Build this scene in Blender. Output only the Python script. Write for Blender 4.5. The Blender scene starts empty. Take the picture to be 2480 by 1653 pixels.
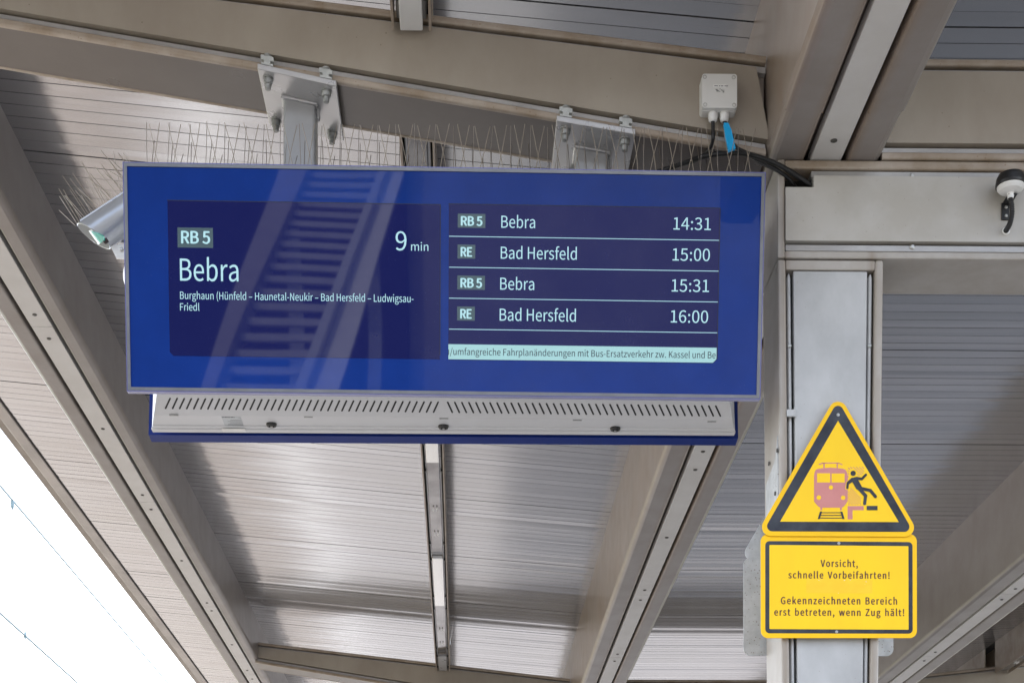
import bpy, math, random, os
from mathutils import Vector, Matrix
random.seed(7)
R = math.radians
scene = bpy.context.scene
col = scene.collection

# ------------------------------------------------------------------ camera, light, exposure
EYE = 1.65                      # eye height; every Z below is measured from the eye and raised by EYE
F, CX, CY, YAW = 3800.0, 1174.0, 2485.0, 0.0155
cam_d = bpy.data.cameras.new('camera'); cam = bpy.data.objects.new('camera', cam_d); col.objects.link(cam)
cam.location = (0, 0, EYE); cam.rotation_euler = (R(90), 0, -YAW)
cam_d.sensor_width = 36; cam_d.lens = F/2480*36
cam_d.shift_x = (1240-CX)/2480; cam_d.shift_y = (CY-826.5)/2480
cam_d.clip_end = 3000; cam_d.clip_start = .05
scene.camera = cam

SUN_EL, SUN_AZ = R(58), R(-48)   # azimuth clockwise from +Y: sun stands ahead, over the tracks on the left
w = bpy.data.worlds.new('World'); scene.world = w; w.use_nodes = True
nt = w.node_tree; nt.nodes.clear()
wo = nt.nodes.new('ShaderNodeOutputWorld'); bg = nt.nodes.new('ShaderNodeBackground')
sky = nt.nodes.new('ShaderNodeTexSky'); sky.sky_type = 'NISHITA'; sky.sun_disc = False
sky.sun_elevation = SUN_EL; sky.sun_rotation = SUN_AZ; sky.dust_density = 2.5
tc = nt.nodes.new('ShaderNodeTexCoord'); mp = nt.nodes.new('ShaderNodeMapping'); mp.inputs['Scale'].default_value = (1, 1, 2.2)
nz = nt.nodes.new('ShaderNodeTexNoise'); nz.inputs['Scale'].default_value = 2.2; nz.inputs['Detail'].default_value = 7
rp = nt.nodes.new('ShaderNodeValToRGB'); rp.color_ramp.elements[0].position = .40; rp.color_ramp.elements[1].position = .62
mx = nt.nodes.new('ShaderNodeMix'); mx.data_type = 'RGBA'; mx.inputs['B'].default_value = (9.0, 9.2, 9.6, 1)
L = nt.links.new
L(tc.outputs['Generated'], mp.inputs['Vector']); L(mp.outputs['Vector'], nz.inputs['Vector']); L(nz.outputs['Fac'], rp.inputs['Fac'])
L(rp.outputs['Color'], mx.inputs['Factor']); L(sky.outputs['Color'], mx.inputs['A']); L(mx.outputs['Result'], bg.inputs['Color'])
bg.inputs['Strength'].default_value = .13
L(bg.outputs['Background'], wo.inputs['Surface'])
sd = bpy.data.lights.new('sun', 'SUN'); so = bpy.data.objects.new('sun', sd); col.objects.link(so)
sd.energy = 2.1; sd.angle = R(.5); sd.color = (1, .96, .90)
dsun = Vector((math.sin(SUN_AZ)*math.cos(SUN_EL), math.cos(SUN_AZ)*math.cos(SUN_EL), math.sin(SUN_EL)))
so.rotation_euler = dsun.to_track_quat('Z', 'Y').to_euler()
so.location = (0, 0, 30)
vs = scene.view_settings; vs.view_transform = 'Standard'; vs.look = 'None'; vs.exposure = 2.0; vs.gamma = 1; vs.use_curve_mapping = False
scene.cycles.max_bounces = 10; scene.cycles.diffuse_bounces = 6; scene.cycles.glossy_bounces = 6
scene.cycles.use_denoising = True
scene.cycles.caustics_reflective = True; scene.cycles.blur_glossy = .2

# ------------------------------------------------------------------ picture -> place helpers
cs, sn = math.cos(YAW), math.sin(YAW)
def ray(px, py):
    a, b = (px-CX)/F, (CY-py)/F
    return Vector((a*cs+sn, cs-a*sn, b))
EV = Vector((0, 0, EYE))
def PY(px, py, Y):
    d = ray(px, py); return d*(Y/d.y)+EV
def PZ(px, py, Z):              # Z measured from eye level
    d = ray(px, py); return d*(Z/d.z)+EV
def PP(px, py, o, n):
    d = ray(px, py); t = (o-EV).dot(n)/d.dot(n); return d*t+EV

# ------------------------------------------------------------------ materials
def mat(name, c, rough=.5, metal=0.0, mott=0.0, mscale=6.0, c2=None, bump=0.0, bscale=60.0, bdetail=3, stretch=(1, 1, 1), spec=.5,
        coat=0.0, emit=None, estr=1.0, specks=None, roughvar=0.0, stain=None):
    m = bpy.data.materials.new(name); m.use_nodes = True
    n = m.node_tree.nodes; l = m.node_tree.links.new; b = n['Principled BSDF']
    b.inputs['Base Color'].default_value = (*c, 1); b.inputs['Roughness'].default_value = rough; b.inputs['Metallic'].default_value = metal
    b.inputs['Specular IOR Level'].default_value = spec
    if coat: b.inputs['Coat Weight'].default_value = coat; b.inputs['Coat Roughness'].default_value = .04
    if emit: b.inputs['Emission Color'].default_value = (*emit, 1); b.inputs['Emission Strength'].default_value = estr
    g = n.new('ShaderNodeNewGeometry'); mpp = n.new('ShaderNodeMapping'); mpp.inputs['Scale'].default_value = stretch
    l(g.outputs['Position'], mpp.inputs['Vector'])
    out = None
    if mott:
        t = n.new('ShaderNodeTexNoise'); t.inputs['Scale'].default_value = mscale; t.inputs['Detail'].default_value = 6; t.inputs['Roughness'].default_value = .62
        l(mpp.outputs['Vector'], t.inputs['Vector'])
        r = n.new('ShaderNodeValToRGB'); r.color_ramp.elements[0].position = .36; r.color_ramp.elements[1].position = .66
        l(t.outputs['Fac'], r.inputs['Fac'])
        k = c2 or tuple(x*.6 for x in c)
        mxx = n.new('ShaderNodeMix'); mxx.data_type = 'RGBA'
        mxx.inputs['A'].default_value = (*[c[i]+(k[i]-c[i])*mott for i in range(3)], 1); mxx.inputs['B'].default_value = (*c, 1)
        l(r.outputs['Color'], mxx.inputs['Factor']); out = mxx.outputs['Result']
    if specks:                       # (colour, scale, threshold)
        v = n.new('ShaderNodeTexVoronoi'); v.inputs['Scale'].default_value = specks[1]
        l(g.outputs['Position'], v.inputs['Vector'])
        t2 = n.new('ShaderNodeTexNoise'); t2.inputs['Scale'].default_value = specks[1]*.13
        l(g.outputs['Position'], t2.inputs['Vector'])
        m2 = n.new('ShaderNodeMath'); m2.operation = 'MULTIPLY'; m2.inputs[1].default_value = specks[2]*2
        l(t2.outputs['Fac'], m2.inputs[0])
        lt = n.new('ShaderNodeMath'); lt.operation = 'LESS_THAN'
        l(v.outputs['Distance'], lt.inputs[0]); l(m2.outputs[0], lt.inputs[1])
        mk = n.new('ShaderNodeMath'); mk.operation = 'MULTIPLY'; mk.inputs[1].default_value = specks[3] if len(specks) > 3 else .7
        l(lt.outputs[0], mk.inputs[0])
        m3 = n.new('ShaderNodeMix'); m3.data_type = 'RGBA'; m3.inputs['A'].default_value = (*c, 1); m3.inputs['B'].default_value = (*specks[0], 1)
        if out: l(out, m3.inputs['A'])
        l(mk.outputs[0], m3.inputs['Factor']); out = m3.outputs['Result']
    if stain:                        # rust-brown wash along seams: ([x positions], half width, colour, strength)
        sx = n.new('ShaderNodeSeparateXYZ'); l(g.outputs['Position'], sx.inputs['Vector'])
        tn = n.new('ShaderNodeTexNoise'); tn.inputs['Scale'].default_value = 7; tn.inputs['Detail'].default_value = 5; l(g.outputs['Position'], tn.inputs['Vector'])
        acc = None
        for xq in stain[0]:
            a1 = n.new('ShaderNodeMath'); a1.operation = 'SUBTRACT'; a1.inputs[1].default_value = xq; l(sx.outputs['X'], a1.inputs[0])
            a2 = n.new('ShaderNodeMath'); a2.operation = 'ABSOLUTE'; l(a1.outputs[0], a2.inputs[0])
            a3 = n.new('ShaderNodeMapRange'); a3.inputs['From Min'].default_value = 0; a3.inputs['From Max'].default_value = stain[1]
            a3.inputs['To Min'].default_value = 1; a3.inputs['To Max'].default_value = 0; l(a2.outputs[0], a3.inputs['Value'])
            if acc is None: acc = a3.outputs[0]
            else:
                a4 = n.new('ShaderNodeMath'); a4.operation = 'MAXIMUM'; l(acc, a4.inputs[0]); l(a3.outputs[0], a4.inputs[1]); acc = a4.outputs[0]
        a5 = n.new('ShaderNodeMath'); a5.operation = 'MULTIPLY'; l(acc, a5.inputs[0]); l(tn.outputs['Fac'], a5.inputs[1])
        a6 = n.new('ShaderNodeMath'); a6.operation = 'MULTIPLY'; a6.use_clamp = True; a6.inputs[1].default_value = stain[3]; l(a5.outputs[0], a6.inputs[0])
        m5 = n.new('ShaderNodeMix'); m5.data_type = 'RGBA'; m5.inputs['A'].default_value = (*c, 1); m5.inputs['B'].default_value = (*stain[2], 1)
        if out: l(out, m5.inputs['A'])
        l(a6.outputs[0], m5.inputs['Factor']); out = m5.outputs['Result']
    if out: l(out, b.inputs['Base Color'])
    if roughvar:
        t = n.new('ShaderNodeTexNoise'); t.inputs['Scale'].default_value = mscale*2.3; t.inputs['Detail'].default_value = 5
        l(mpp.outputs['Vector'], t.inputs['Vector'])
        mr = n.new('ShaderNodeMapRange'); mr.inputs['To Min'].default_value = max(.02, rough-roughvar); mr.inputs['To Max'].default_value = rough+roughvar
        l(t.outputs['Fac'], mr.inputs['Value']); l(mr.outputs['Result'], b.inputs['Roughness'])
    if bump:
        t = n.new('ShaderNodeTexNoise'); t.inputs['Scale'].default_value = bscale; t.inputs['Detail'].default_value = bdetail
        l(mpp.outputs['Vector'], t.inputs['Vector'])
        bp = n.new('ShaderNodeBump'); bp.inputs['Strength'].default_value = 1; bp.inputs['Distance'].default_value = bump
        l(t.outputs['Fac'], bp.inputs['Height']); l(bp.outputs['Normal'], b.inputs['Normal'])
    return m
M = {}
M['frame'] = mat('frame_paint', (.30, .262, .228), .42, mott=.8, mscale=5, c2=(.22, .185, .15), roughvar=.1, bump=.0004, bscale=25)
M['under'] = mat('underside_shaded_paint', (.11, .092, .079), .30, mott=.7, mscale=4, c2=(.088, .071, .058), roughvar=.07, bump=.0004, bscale=12)  # darkened copy of the frame paint: shade of the underside put into the colour
M['lip'] = mat('lip_paint', (.39, .335, .28), .42, mott=.9, mscale=9, c2=(.25, .19, .13), roughvar=.1, specks=((.18, .11, .06), 60, .10, .5))
M['panel'] = mat('panel_paint', (.355, .317, .262), .38, mott=.8, mscale=3.5, c2=(.275, .235, .19), roughvar=.08, bump=.0006, bscale=6, stretch=(1, 1, .5), specks=((.14, .11, .08), 26, .045, .6))
M['beam'] = mat('beam_paint', (.262, .238, .224), .36, mott=.7, mscale=4, c2=(.20, .172, .15), roughvar=.08, bump=.0005, bscale=8, specks=((.12, .09, .07), 24, .035, .6), stain=((.793, .999, .889), .026, (.21, .14, .085), 1.0))
M['postpaint'] = mat('post_paint', (.40, .38, .355), .4, mott=.8, mscale=7, c2=(.30, .265, .225), roughvar=.1, stain=((.84, 1.064), .016, (.20, .15, .10), 1.1))
M['postpanel'] = mat('post_panel_paint', (.44, .447, .45), .36, mott=.9, mscale=7, stretch=(1, 1, .6), c2=(.33, .335, .335), roughvar=.12, specks=((.2, .17, .14), 55, .06, .5))
M['headpanel'] = mat('head_panel_paint', (.45, .435, .405), .36, mott=.9, mscale=6, c2=(.37, .345, .30), roughvar=.12, specks=((.2, .15, .1), 50, .06, .5))
M['strip'] = mat('strip_white', (.58, .57, .55), .34, mott=.5, mscale=5, c2=(.46, .44, .41), roughvar=.06)
M['alu'] = mat('alu_strip', (.42, .41, .40), .35, metal=.3, mott=.6, mscale=8)
M['soffit'] = mat('soffit_metallic', (.545, .547, .565), .17, metal=.85, mott=.35, mscale=2.5, c2=(.46, .45, .44), roughvar=.04, stretch=(.25, 1, 1))
M['gutter'] = mat('gutter_paint', (.52, .48, .45), .4, mott=.6, mscale=3)
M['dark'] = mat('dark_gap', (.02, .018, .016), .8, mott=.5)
M['galv'] = mat('galvanised_steel', (.50, .50, .505), .30, metal=.5, mott=.5, mscale=9, c2=(.42, .42, .425), roughvar=.1)
M['zinc'] = mat('zinc_casting', (.52, .54, .53), .5, metal=.2, mott=.8, mscale=60, c2=(.38, .40, .39))
M['bolt'] = mat('bolt_zinc', (.40, .41, .40), .42, metal=.6, mott=.8, mscale=80)
M['tube'] = mat('bracket_paint', (.36, .365, .375), .34, metal=.25, mott=.4, mscale=6, roughvar=.05)
M['screw'] = mat('screw_steel', (.10, .095, .085), .4, metal=.5, mott=.5, mscale=80)
M['screwb'] = mat('screw_bright', (.5, .5, .48), .35, metal=.7, mott=.5, mscale=80)
M['blue'] = mat('board_blue', (.005, .028, .175), .02, mott=.3, mscale=7, c2=(.009, .045, .27), spec=.30,
                specks=((.30, .34, .46), 120, .045, .35), bump=.0017, bscale=1.7, bdetail=0)
M['screen'] = mat('lcd_panel', (.004, .006, .02), .02, mott=.4, mscale=9, emit=(.004, .0075, .092), estr=.20, spec=.36,
                  specks=((.28, .30, .36), 130, .045, .35), bump=.0017, bscale=1.7, bdetail=0)
M['bluepaint'] = mat('blue_frame_paint', (.006, .025, .19), .4, spec=.2, mott=.3, mscale=8)
M['bframe'] = mat('board_frame_grey', (.20, .21, .23), .3, metal=.4, mott=.4, mscale=20)
M['bedge'] = mat('board_edge_violet', (.14, .15, .34), .25, metal=.2, mott=.3)
M['case'] = mat('case_light_grey', (.61, .62, .64), .36, mott=.5, mscale=6, c2=(.55, .555, .565), roughvar=.06)
M['slot'] = mat('slot_black', (.012, .012, .012), .6, mott=.5)
M['lcdtext'] = mat('lcd_text', (.2, .3, .3), .3, mott=.1, emit=(.37, .66, .75), estr=.178)
M['lcdtag'] = mat('lcd_tag', (.03, .05, .06), .2, mott=.1, emit=(.05, .085, .10), estr=.17)
M['lcdbar'] = mat('lcd_bar', (.1, .2, .2), .1, mott=.1, emit=(.37, .60, .63), estr=.185)
M['lcddark'] = mat('lcd_dark_text', (.01, .014, .03), .3, mott=.1)
M['stick'] = mat('silver_sticker', (.45, .48, .50), .3, metal=.3, mott=.3)
M['white'] = mat('white_plastic', (.80, .80, .78), .38, mott=.3, mscale=20)
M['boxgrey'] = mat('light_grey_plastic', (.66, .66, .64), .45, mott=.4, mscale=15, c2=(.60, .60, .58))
M['black'] = mat('black_rubber', (.016, .016, .017), .42, mott=.5, mscale=40)
M['tape'] = mat('blue_tape', (.0, .36, .74), .4, mott=.4, mscale=60, c2=(.0, .31, .62))
M['yellow'] = mat('sign_yellow', (.87, .515, .012), .42, spec=.2, mott=.6, mscale=6, c2=(.78, .46, .014), stretch=(1.6, 1, .5), specks=((.45, .28, .05), 70, .03, .5))
M['yellow2'] = mat('sign_yellow_inner', (.88, .575, .018), .40, spec=.2, mott=.6, mscale=5, c2=(.82, .51, .02), stretch=(1.6, 1, .5), specks=((.5, .32, .06), 70, .025, .4))
M['sblack'] = mat('sign_black', (.016, .019, .028), .4, spec=.3, mott=.9, mscale=18, c2=(.045, .052, .065))
M['spink'] = mat('sign_faded_red', (.52, .20, .18), .35, mott=.5, mscale=20, c2=(.47, .165, .15))
M['sbrown'] = mat('sign_text_brown', (.085, .022, .014), .4, mott=.2)
M['residue'] = mat('sticker_residue', (.87, .56, .035), .6, spec=.2, mott=.9, mscale=30, c2=(.86, .51, .03))
M['signback'] = mat('sign_back_steel', (.50, .52, .53), .4, metal=.2, mott=.6, mscale=30, specks=((.17, .13, .1), 110, .16, .8))
M['cam'] = mat('camera_silver', (.46, .48, .51), .26, metal=.45, mott=.3, mscale=10)
M['camin'] = mat('camera_inside', (.50, .50, .48), .5, mott=.3)
M['teal'] = mat('teal_window', (.0, .52, .38), .12, mott=.3)
M['lens'] = mat('lens_black', (.02, .012, .01), .1, mott=.3)
M['steel'] = mat('spike_steel', (.30, .26, .22), .30, metal=.8, mott=.4)
M['treadpaint'] = mat('tread_paint', (.58, .57, .56), .4, mott=.4, mscale=5)
M['lampwhite'] = mat('lamp_white', (.93, .93, .91), .14, metal=.8, mott=.4, mscale=5, c2=(.88, .88, .86))
M['lampbody'] = mat('lamp_body_grey', (.40, .41, .42), .3, metal=.5, mott=.3)
M['lampcover'] = mat('lamp_reflector', (.36, .355, .36), .06, metal=.92, mott=.9, mscale=5, c2=(.16, .15, .155))
M['wire'] = mat('contact_wire', (.20, .29, .33), .5, mott=.3)
M['concrete'] = mat('platform_asphalt', (.13, .128, .126), .8, mott=.7, mscale=1.2, c2=(.10, .098, .096), bump=.002, bscale=30)
M['bounce_slabs'] = mat('bounce_paving', (.19, .176, .168), .8, mott=.7, mscale=.5, c2=(.14, .132, .128), bump=.002, bscale=30)  # pale tone chosen for the light it throws up to the soffit
M['ballast'] = mat('track_ballast', (.24, .21, .185), .9, mott=.9, mscale=14, c2=(.13, .11, .09), bump=.02, bscale=18)
M['grass'] = mat('grassy_ground', (.10, .12, .05), .9, mott=.8, mscale=.4, c2=(.16, .14, .08))
M['rail'] = mat('rail_steel', (.14, .09, .06), .5, metal=.5, mott=.6)
M['brick'] = mat('dark_brick', (.045, .030, .024), .85, mott=.8, mscale=5, c2=(.03, .02, .016))
M['plaster'] = mat('plaster', (.33, .31, .30), .85, mott=.6, mscale=1)
M['linewhite'] = mat('edge_line_white', (.62, .62, .6), .7, mott=.4)

# ------------------------------------------------------------------ mesh builder
class MB:
    def __init__(s): s.v = []; s.f = []; s.sm = []
    def add(s, vs_, fs, smooth=False):
        o = len(s.v); s.v += [Vector(p) for p in vs_]
        for f in fs: s.f.append([i+o for i in f]); s.sm.append(smooth)
        return s
    def box(s, x0, x1, y0, y1, z0, z1):
        v = [(x, y, z) for x in (x0, x1) for y in (y0, y1) for z in (z0, z1)]
        return s.add(v, [(0, 1, 3, 2), (4, 6, 7, 5), (0, 4, 5, 1), (2, 3, 7, 6), (0, 2, 6, 4), (1, 5, 7, 3)])
    def hexa(s, p):   # eight corners, bottom loop then top loop
        return s.add(p, [(3, 2, 1, 0), (4, 5, 6, 7), (0, 1, 5, 4), (1, 2, 6, 5), (2, 3, 7, 6), (3, 0, 4, 7)])
    def loft(s, rings, closed=True, caps=True, smooth=False):
        n = len(rings[0]); o = len(s.v)
        for r in rings: s.v += [Vector(p) for p in r]
        m = n if closed else n-1
        for i in range(len(rings)-1):
            for j in range(m):
                a, b = o+i*n+j, o+i*n+(j+1) % n
                s.f.append([a, b, b+n, a+n]); s.sm.append(smooth)
        if caps and closed:
            s.add(rings[0], [list(range(n))[::-1]]); s.add(rings[-1], [list(range(n))])
        return s
    def tube(s, pts, r, n=10, caps=True):
        pts = [Vector(p) for p in pts]; rings = []; up = None
        for i, p in enumerate(pts):
            t = (pts[min(i+1, len(pts)-1)]-pts[max(i-1, 0)]).normalized()
            if up is None: up = t.orthogonal().normalized()
            up = (up-t*up.dot(t)).normalized(); b = t.cross(up)
            rr = r(i) if callable(r) else r
            rings.append([p+(up*math.cos(2*math.pi*k/n)+b*math.sin(2*math.pi*k/n))*rr for k in range(n)])
        return s.loft(rings, True, caps, True)
    def lathe(s, o, ax, prof, n=24, caps=True):   # prof: (distance along axis, radius)
        o = Vector(o); ax = Vector(ax).normalized(); u = ax.orthogonal().normalized(); b = ax.cross(u)
        for i in range(len(prof)-1):
            rr = [[o+ax*h+(u*math.cos(2*math.pi*k/n)+b*math.sin(2*math.pi*k/n))*r for k in range(n)] for h, r in prof[i:i+2]]
            s.loft(rr, True, False, True)
        if caps:
            for h, r in (prof[0], prof[-1]):
                if r > 1e-6:
                    s.add([o+ax*h+(u*math.cos(2*math.pi*k/n)+b*math.sin(2*math.pi*k/n))*r for k in range(n)], [list(range(n))])
        return s
    def slab(s, pts, o, ex, ey, en, d0, d1):      # flat outline (local x,y) from d0 to d1 along en
        a = [o+ex*x+ey*y+en*d0 for x, y in pts]; b = [o+ex*x+ey*y+en*d1 for x, y in pts]
        return s.loft([a, b], True, True, False)
    def obj(s, name, m, parent=None, bevel=0.0, root=None, seg=2):
        me = bpy.data.meshes.new(name)
        base = Vector((0, 0, 0))
        if parent is not None:
            q = parent
            while q is not None: base += q.location; q = q.parent
        me.from_pydata([v-base for v in s.v], [], s.f)
        me.polygons.foreach_set('use_smooth', s.sm)
        me.materials.append(m if not isinstance(m, str) else M[m])
        me.validate(); 
        import bmesh as _b
        bm = _b.new(); bm.from_mesh(me); _b.ops.recalc_face_normals(bm, faces=bm.faces); bm.to_mesh(me); bm.free()
        me.update()
        o = bpy.data.objects.new(name, me); col.objects.link(o)
        if parent is not None: o.parent = parent
        if bevel:
            b = o.modifiers.new('bevel', 'BEVEL'); b.width = bevel; b.segments = seg; b.limit_method = 'ANGLE'; b.angle_limit = R(40)
        return o
def tag(o, label, cat, group=None, kind=None):
    if label: o['label'] = label
    if cat: o['category'] = cat
    if group: o['group'] = group
    if kind: o['kind'] = kind
    return o
def thing(name, loc, label, cat, group=None):
    o = bpy.data.objects.new(name, None); col.objects.link(o); o.location = loc; o.empty_display_size = .1
    return tag(o, label, cat, group)
def struct(name, mb, m):
    o = mb.obj(name, m); o['kind'] = 'structure'; return o
def kids(o): return [c for c in bpy.data.objects if c.parent == o]
def copy_tree(o, parent=None):
    c = o.copy(); col.objects.link(c)
    if parent is not None: c.parent = parent
    for ch in kids(o): copy_tree(ch, c)
    return c
def rrect(x0, x1, y0, y1, r, n=6):
    pts = []
    for cx, cy, a in ((x1-r, y0+r, -90), (x1-r, y1-r, 0), (x0+r, y1-r, 90), (x0+r, y0+r, 180)):
        for k in range(n+1):
            t = R(a+90*k/n); pts.append((cx+r*math.cos(t), cy+r*math.sin(t)))
    return pts
def catmull(P, n=8):
    P = [Vector(p) for p in P]; out = []
    for i in range(len(P)-1):
        a, b, c, d = P[max(i-1, 0)], P[i], P[i+1], P[min(i+2, len(P)-1)]
        for k in range(n):
            t = k/n
            out.append(.5*((2*b)+(c-a)*t+(2*a-5*b+4*c-d)*t*t+(3*b-a-3*c+d)*t**3))
    return out+[P[-1]]
FONT = None
try:
    FONT = bpy.data.fonts.load(os.path.join(bpy.utils.resource_path('LOCAL'), 'datafiles', 'fonts', 'Noto Sans CJK Regular.woff2'))
except Exception:
    FONT = None
def text_mesh(body, bold=0.0, spacing=1.0, word=1.0):
    c = bpy.data.curves.new('lettering', 'FONT'); c.body = body; c.resolution_u = 4
    if FONT: c.font = FONT
    c.space_character = spacing; c.space_word = word
    o = bpy.data.objects.new('lettering', c); col.objects.link(o)
    me = bpy.data.meshes.new_from_object(o.evaluated_get(bpy.context.evaluated_depsgraph_get()))
    vs_ = [v.co.copy() for v in me.vertices]; fs = [list(p.vertices) for p in me.polygons]
    bpy.data.objects.remove(o); bpy.data.curves.remove(c); bpy.data.meshes.remove(me)
    return vs_, fs
CAP = max(v.y for v in text_mesh('H')[0])
def put_text(mb, body, x0, x1, yb, cap, o, ex, ey, en, d, bold=0.0, spacing=1.0, word=1.0):
    vs_, fs = text_mesh(body, bold, spacing, word)
    a, b = min(v.x for v in vs_), max(v.x for v in vs_)
    sx = (x1-x0)/(b-a); sy = cap/CAP
    k = 0
    for dx, dy in (((0, 0),) if not bold else ((-bold, 0), (bold, 0), (0, -bold*.6), (0, bold*.6), (0, 0))):
        mb.add([o+ex*(x0+(v.x-a)*sx+dx)+ey*(yb+v.y*sy+dy)+en*(d+k*.00001) for v in vs_], fs); k += 1

# ------------------------------------------------------------------ ground and tracks
PF = 0.0
gb = MB().box(-3.6, 9.6, -60, 160, -.95, PF); struct('platform', gb, 'concrete')
g2 = MB().add([(-400, -400, -1.0), (400, -400, -1.0), (400, 900, -1.0), (-400, 900, -1.0)], [(0, 1, 2, 3)]); struct('ground', g2, 'grass')
for nm, x0, x1 in (('track_bed', -14, -3.75), ('track_bed', 9.75, 20)):
    struct(nm, MB().box(x0, x1, -200, 500, -.99, -.78), 'ballast')
struct('bounce_strip', MB().box(-3.59, -1.25, -59, 159, PF, PF+.004), 'bounce_slabs')  # unseen pale strip, added to bounce sunlight onto the left soffit
struct('bounce_sheet', MB().box(-1.249, 9.5, 16, 159, PF, PF+.004), 'bounce_slabs')  # unseen pale sheet, added to brighten what the far soffit mirrors
struct('platform_edge_line', MB().box(-3.1, -2.95, -59, 159, PF+.0041, PF+.008), 'linewhite')
YR = 500
for i, x in enumerate((-5.9, -4.46)):
    r_ = MB().box(x-.035, x+.035, -200, YR, -.62, -.58).box(x-.008, x+.008, -200, YR, -.75, -.62).box(x-.07, x+.07, -200, YR, -.78, -.75).obj('rail', 'rail')
    tag(r_, 'rusty running rail of the track beside the platform', 'rail', 'rails of the track beside the platform')

# ------------------------------------------------------------------ canopy measures (Z from eye level)
YA, BAY = 4.04, 7.25
XP, XM = -1.452, .793            # inner faces of the edge purlin and of the main beam
ZB, ZBP = 2.24, 2.63             # undersides of main beam and purlin
def zs(x):                       # soffit height above the eye
    if x <= XM: return 2.70+.092*(XM-x)
    if x >= 2.99: return 2.70+.092*(x-2.99)
    return 2.70
Y0, Y1 = 3.15, 27.0

def soffit(name, spans, label, group):
    mb = MB(); P = .0672
    rnd = random.Random(hash_(name))
    prof = []; y = Y0; i = 0
    while y < Y1:
        t1, t2 = rnd.gauss(0, .0004), rnd.gauss(0, .0004)
        deep = .004 if i % 15 else .016
        w_ = .0026 if i % 15 else .007
        prof += [(y, t1), (y+.033, t1*-.4), (y+.034, .0003+t2*.4), (y+P-w_, .0003+t2), (y+P-w_+.0004, deep), (y+P-.0004, deep)]
        y += P; i += 1
    prof.append((y, 0))
    for x0, x1 in spans:
        a = [(x0, yy, EYE+zs(x0)+dz) for yy, dz in prof]; b = [(x1, yy, EYE+zs(x1)+dz) for yy, dz in prof]
        mb.loft([a, b], False, False, False)
        mb.add([(x0, Y0, EYE+zs(x0)+.12), (x1, Y0, EYE+zs(x1)+.12), (x1, Y1, EYE+zs(x1)+.12), (x0, Y1, EYE+zs(x0)+.12)], [(0, 1, 2, 3)])
    o = mb.obj(name, 'soffit'); tag(o, label, 'canopy soffit', group); return o
def hash_(s): return sum(ord(c)*(i+1) for i, c in enumerate(s))
LX0, LX1 = -.176, -.074          # lamp slot
RX0, RX1 = 3.862, 3.964
g_ = 'ribbed soffit fields of the platform canopy'
soffit('canopy_soffit', [(-2.23, XP-.13), (XP-.13, LX0), (LX1, XM+.1)], 'ribbed silver metal soffit on the left, running over the departure board', g_)
soffit('canopy_soffit', [(XM+.2, 2.8)], 'dim ribbed metal soffit between the two main beams, behind the yellow signs', g_)
soffit('canopy_soffit', [(2.9, RX0), (RX1, 6.0)], 'sliver of dark ribbed soffit beyond the far right beam', g_)

def long_beam(name, x0, x1, zb, ztop, f1, f2, label, group, screws, seams=(), cover=None):
    t = thing(name, ((x0+x1)/2, Y0, EYE+zb), label, 'beam', group)
    r = .022
    def ring(y, gx0, gx1, e=0):
        pts = [(x0-e, zb+r), (x0-e+r*.3, zb+r*.3-e), (x0+r, zb-e), (gx0, zb-e), (gx0, zb+.055), (gx1, zb+.055), (gx1, zb-e), (x1-r, zb-e), (x1-r*.3+e, zb+r*.3-e), (x1+e, zb+r), (x1+e, ztop), (x0-e, ztop)]
        return [(x, y, EYE+z) for x, z in pts]
    gx0, gx1 = f1-.016, f2+.014
    if cover is None:
        b = MB().loft([ring(Y0, gx0, gx1), ring(Y1, gx0, gx1)]); b.obj('beam_body', 'beam', t, .006)
    else:
        MB().loft([ring(cover, gx0, gx1), ring(Y1, gx0, gx1)]).obj('beam_body', 'beam', t, .008)
        MB().loft([ring(Y0, gx0, gx1, .004), ring(cover, gx0, gx1, .004)]).obj('beam_cover', 'beam', t, .006)
    edges = [Y0]+list(seams)+[Y1]
    for a, b_ in zip(edges[:-1], edges[1:]):
        MB().box(f1, f2, a+.0015, b_-.0015, EYE+zb+.001, EYE+zb+.03).obj('cover_strip', 'strip', t, .002)
    for (fx, y) in screws:
        x = f1+(f2-f1)*fx
        MB().lathe((x, y, EYE+zb+.001), (0, 0, -1), [(0, .0085), (.002, .0085), (.0035, .006), (.0035, .0025), (.0015, .002)], 14, True).obj('screw', 'screw', t)
    return t
def ysc(px, py, z): return PZ(px, py, z).y
# main beam strip screws and seams read off the photograph
sm_ = [ysc(1676, 1137, ZB), ysc(1603, 1301, ZB), ysc(1549, 1428, ZB), ysc(1538, 1452, ZB), ysc(1482, 1583, ZB), ysc(1470, 1600, ZB), ysc(1697, 1093, ZB)]
long_beam('longitudinal_beam', XM, 1.09, ZB, 2.78, .905, .985, 'wide grey-brown longitudinal beam with a white cover strip, rising to the top right above the post', 'longitudinal canopy beams',
          [(.5, y) for y in sm_]+[(.5, ysc(2019, 341, ZB))], seams=((sm_[2]+sm_[3])/2+.0, (sm_[4]+sm_[5])/2), cover=3.83)
rs_ = [ysc(2447, 1425, ZB), ysc(2417, 1451, ZB), ysc(2243, 1578, ZB), ysc(2219, 1599, ZB)]
long_beam('longitudinal_beam', 2.69, 2.99, ZB, 2.78, 2.80, 2.88, 'grey-brown longitudinal beam crossing the lower right corner behind the warning signs', 'longitudinal canopy beams',
          [(.5, y) for y in rs_], seams=((rs_[0]+rs_[1])/2, (rs_[2]+rs_[3])/2))
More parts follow.
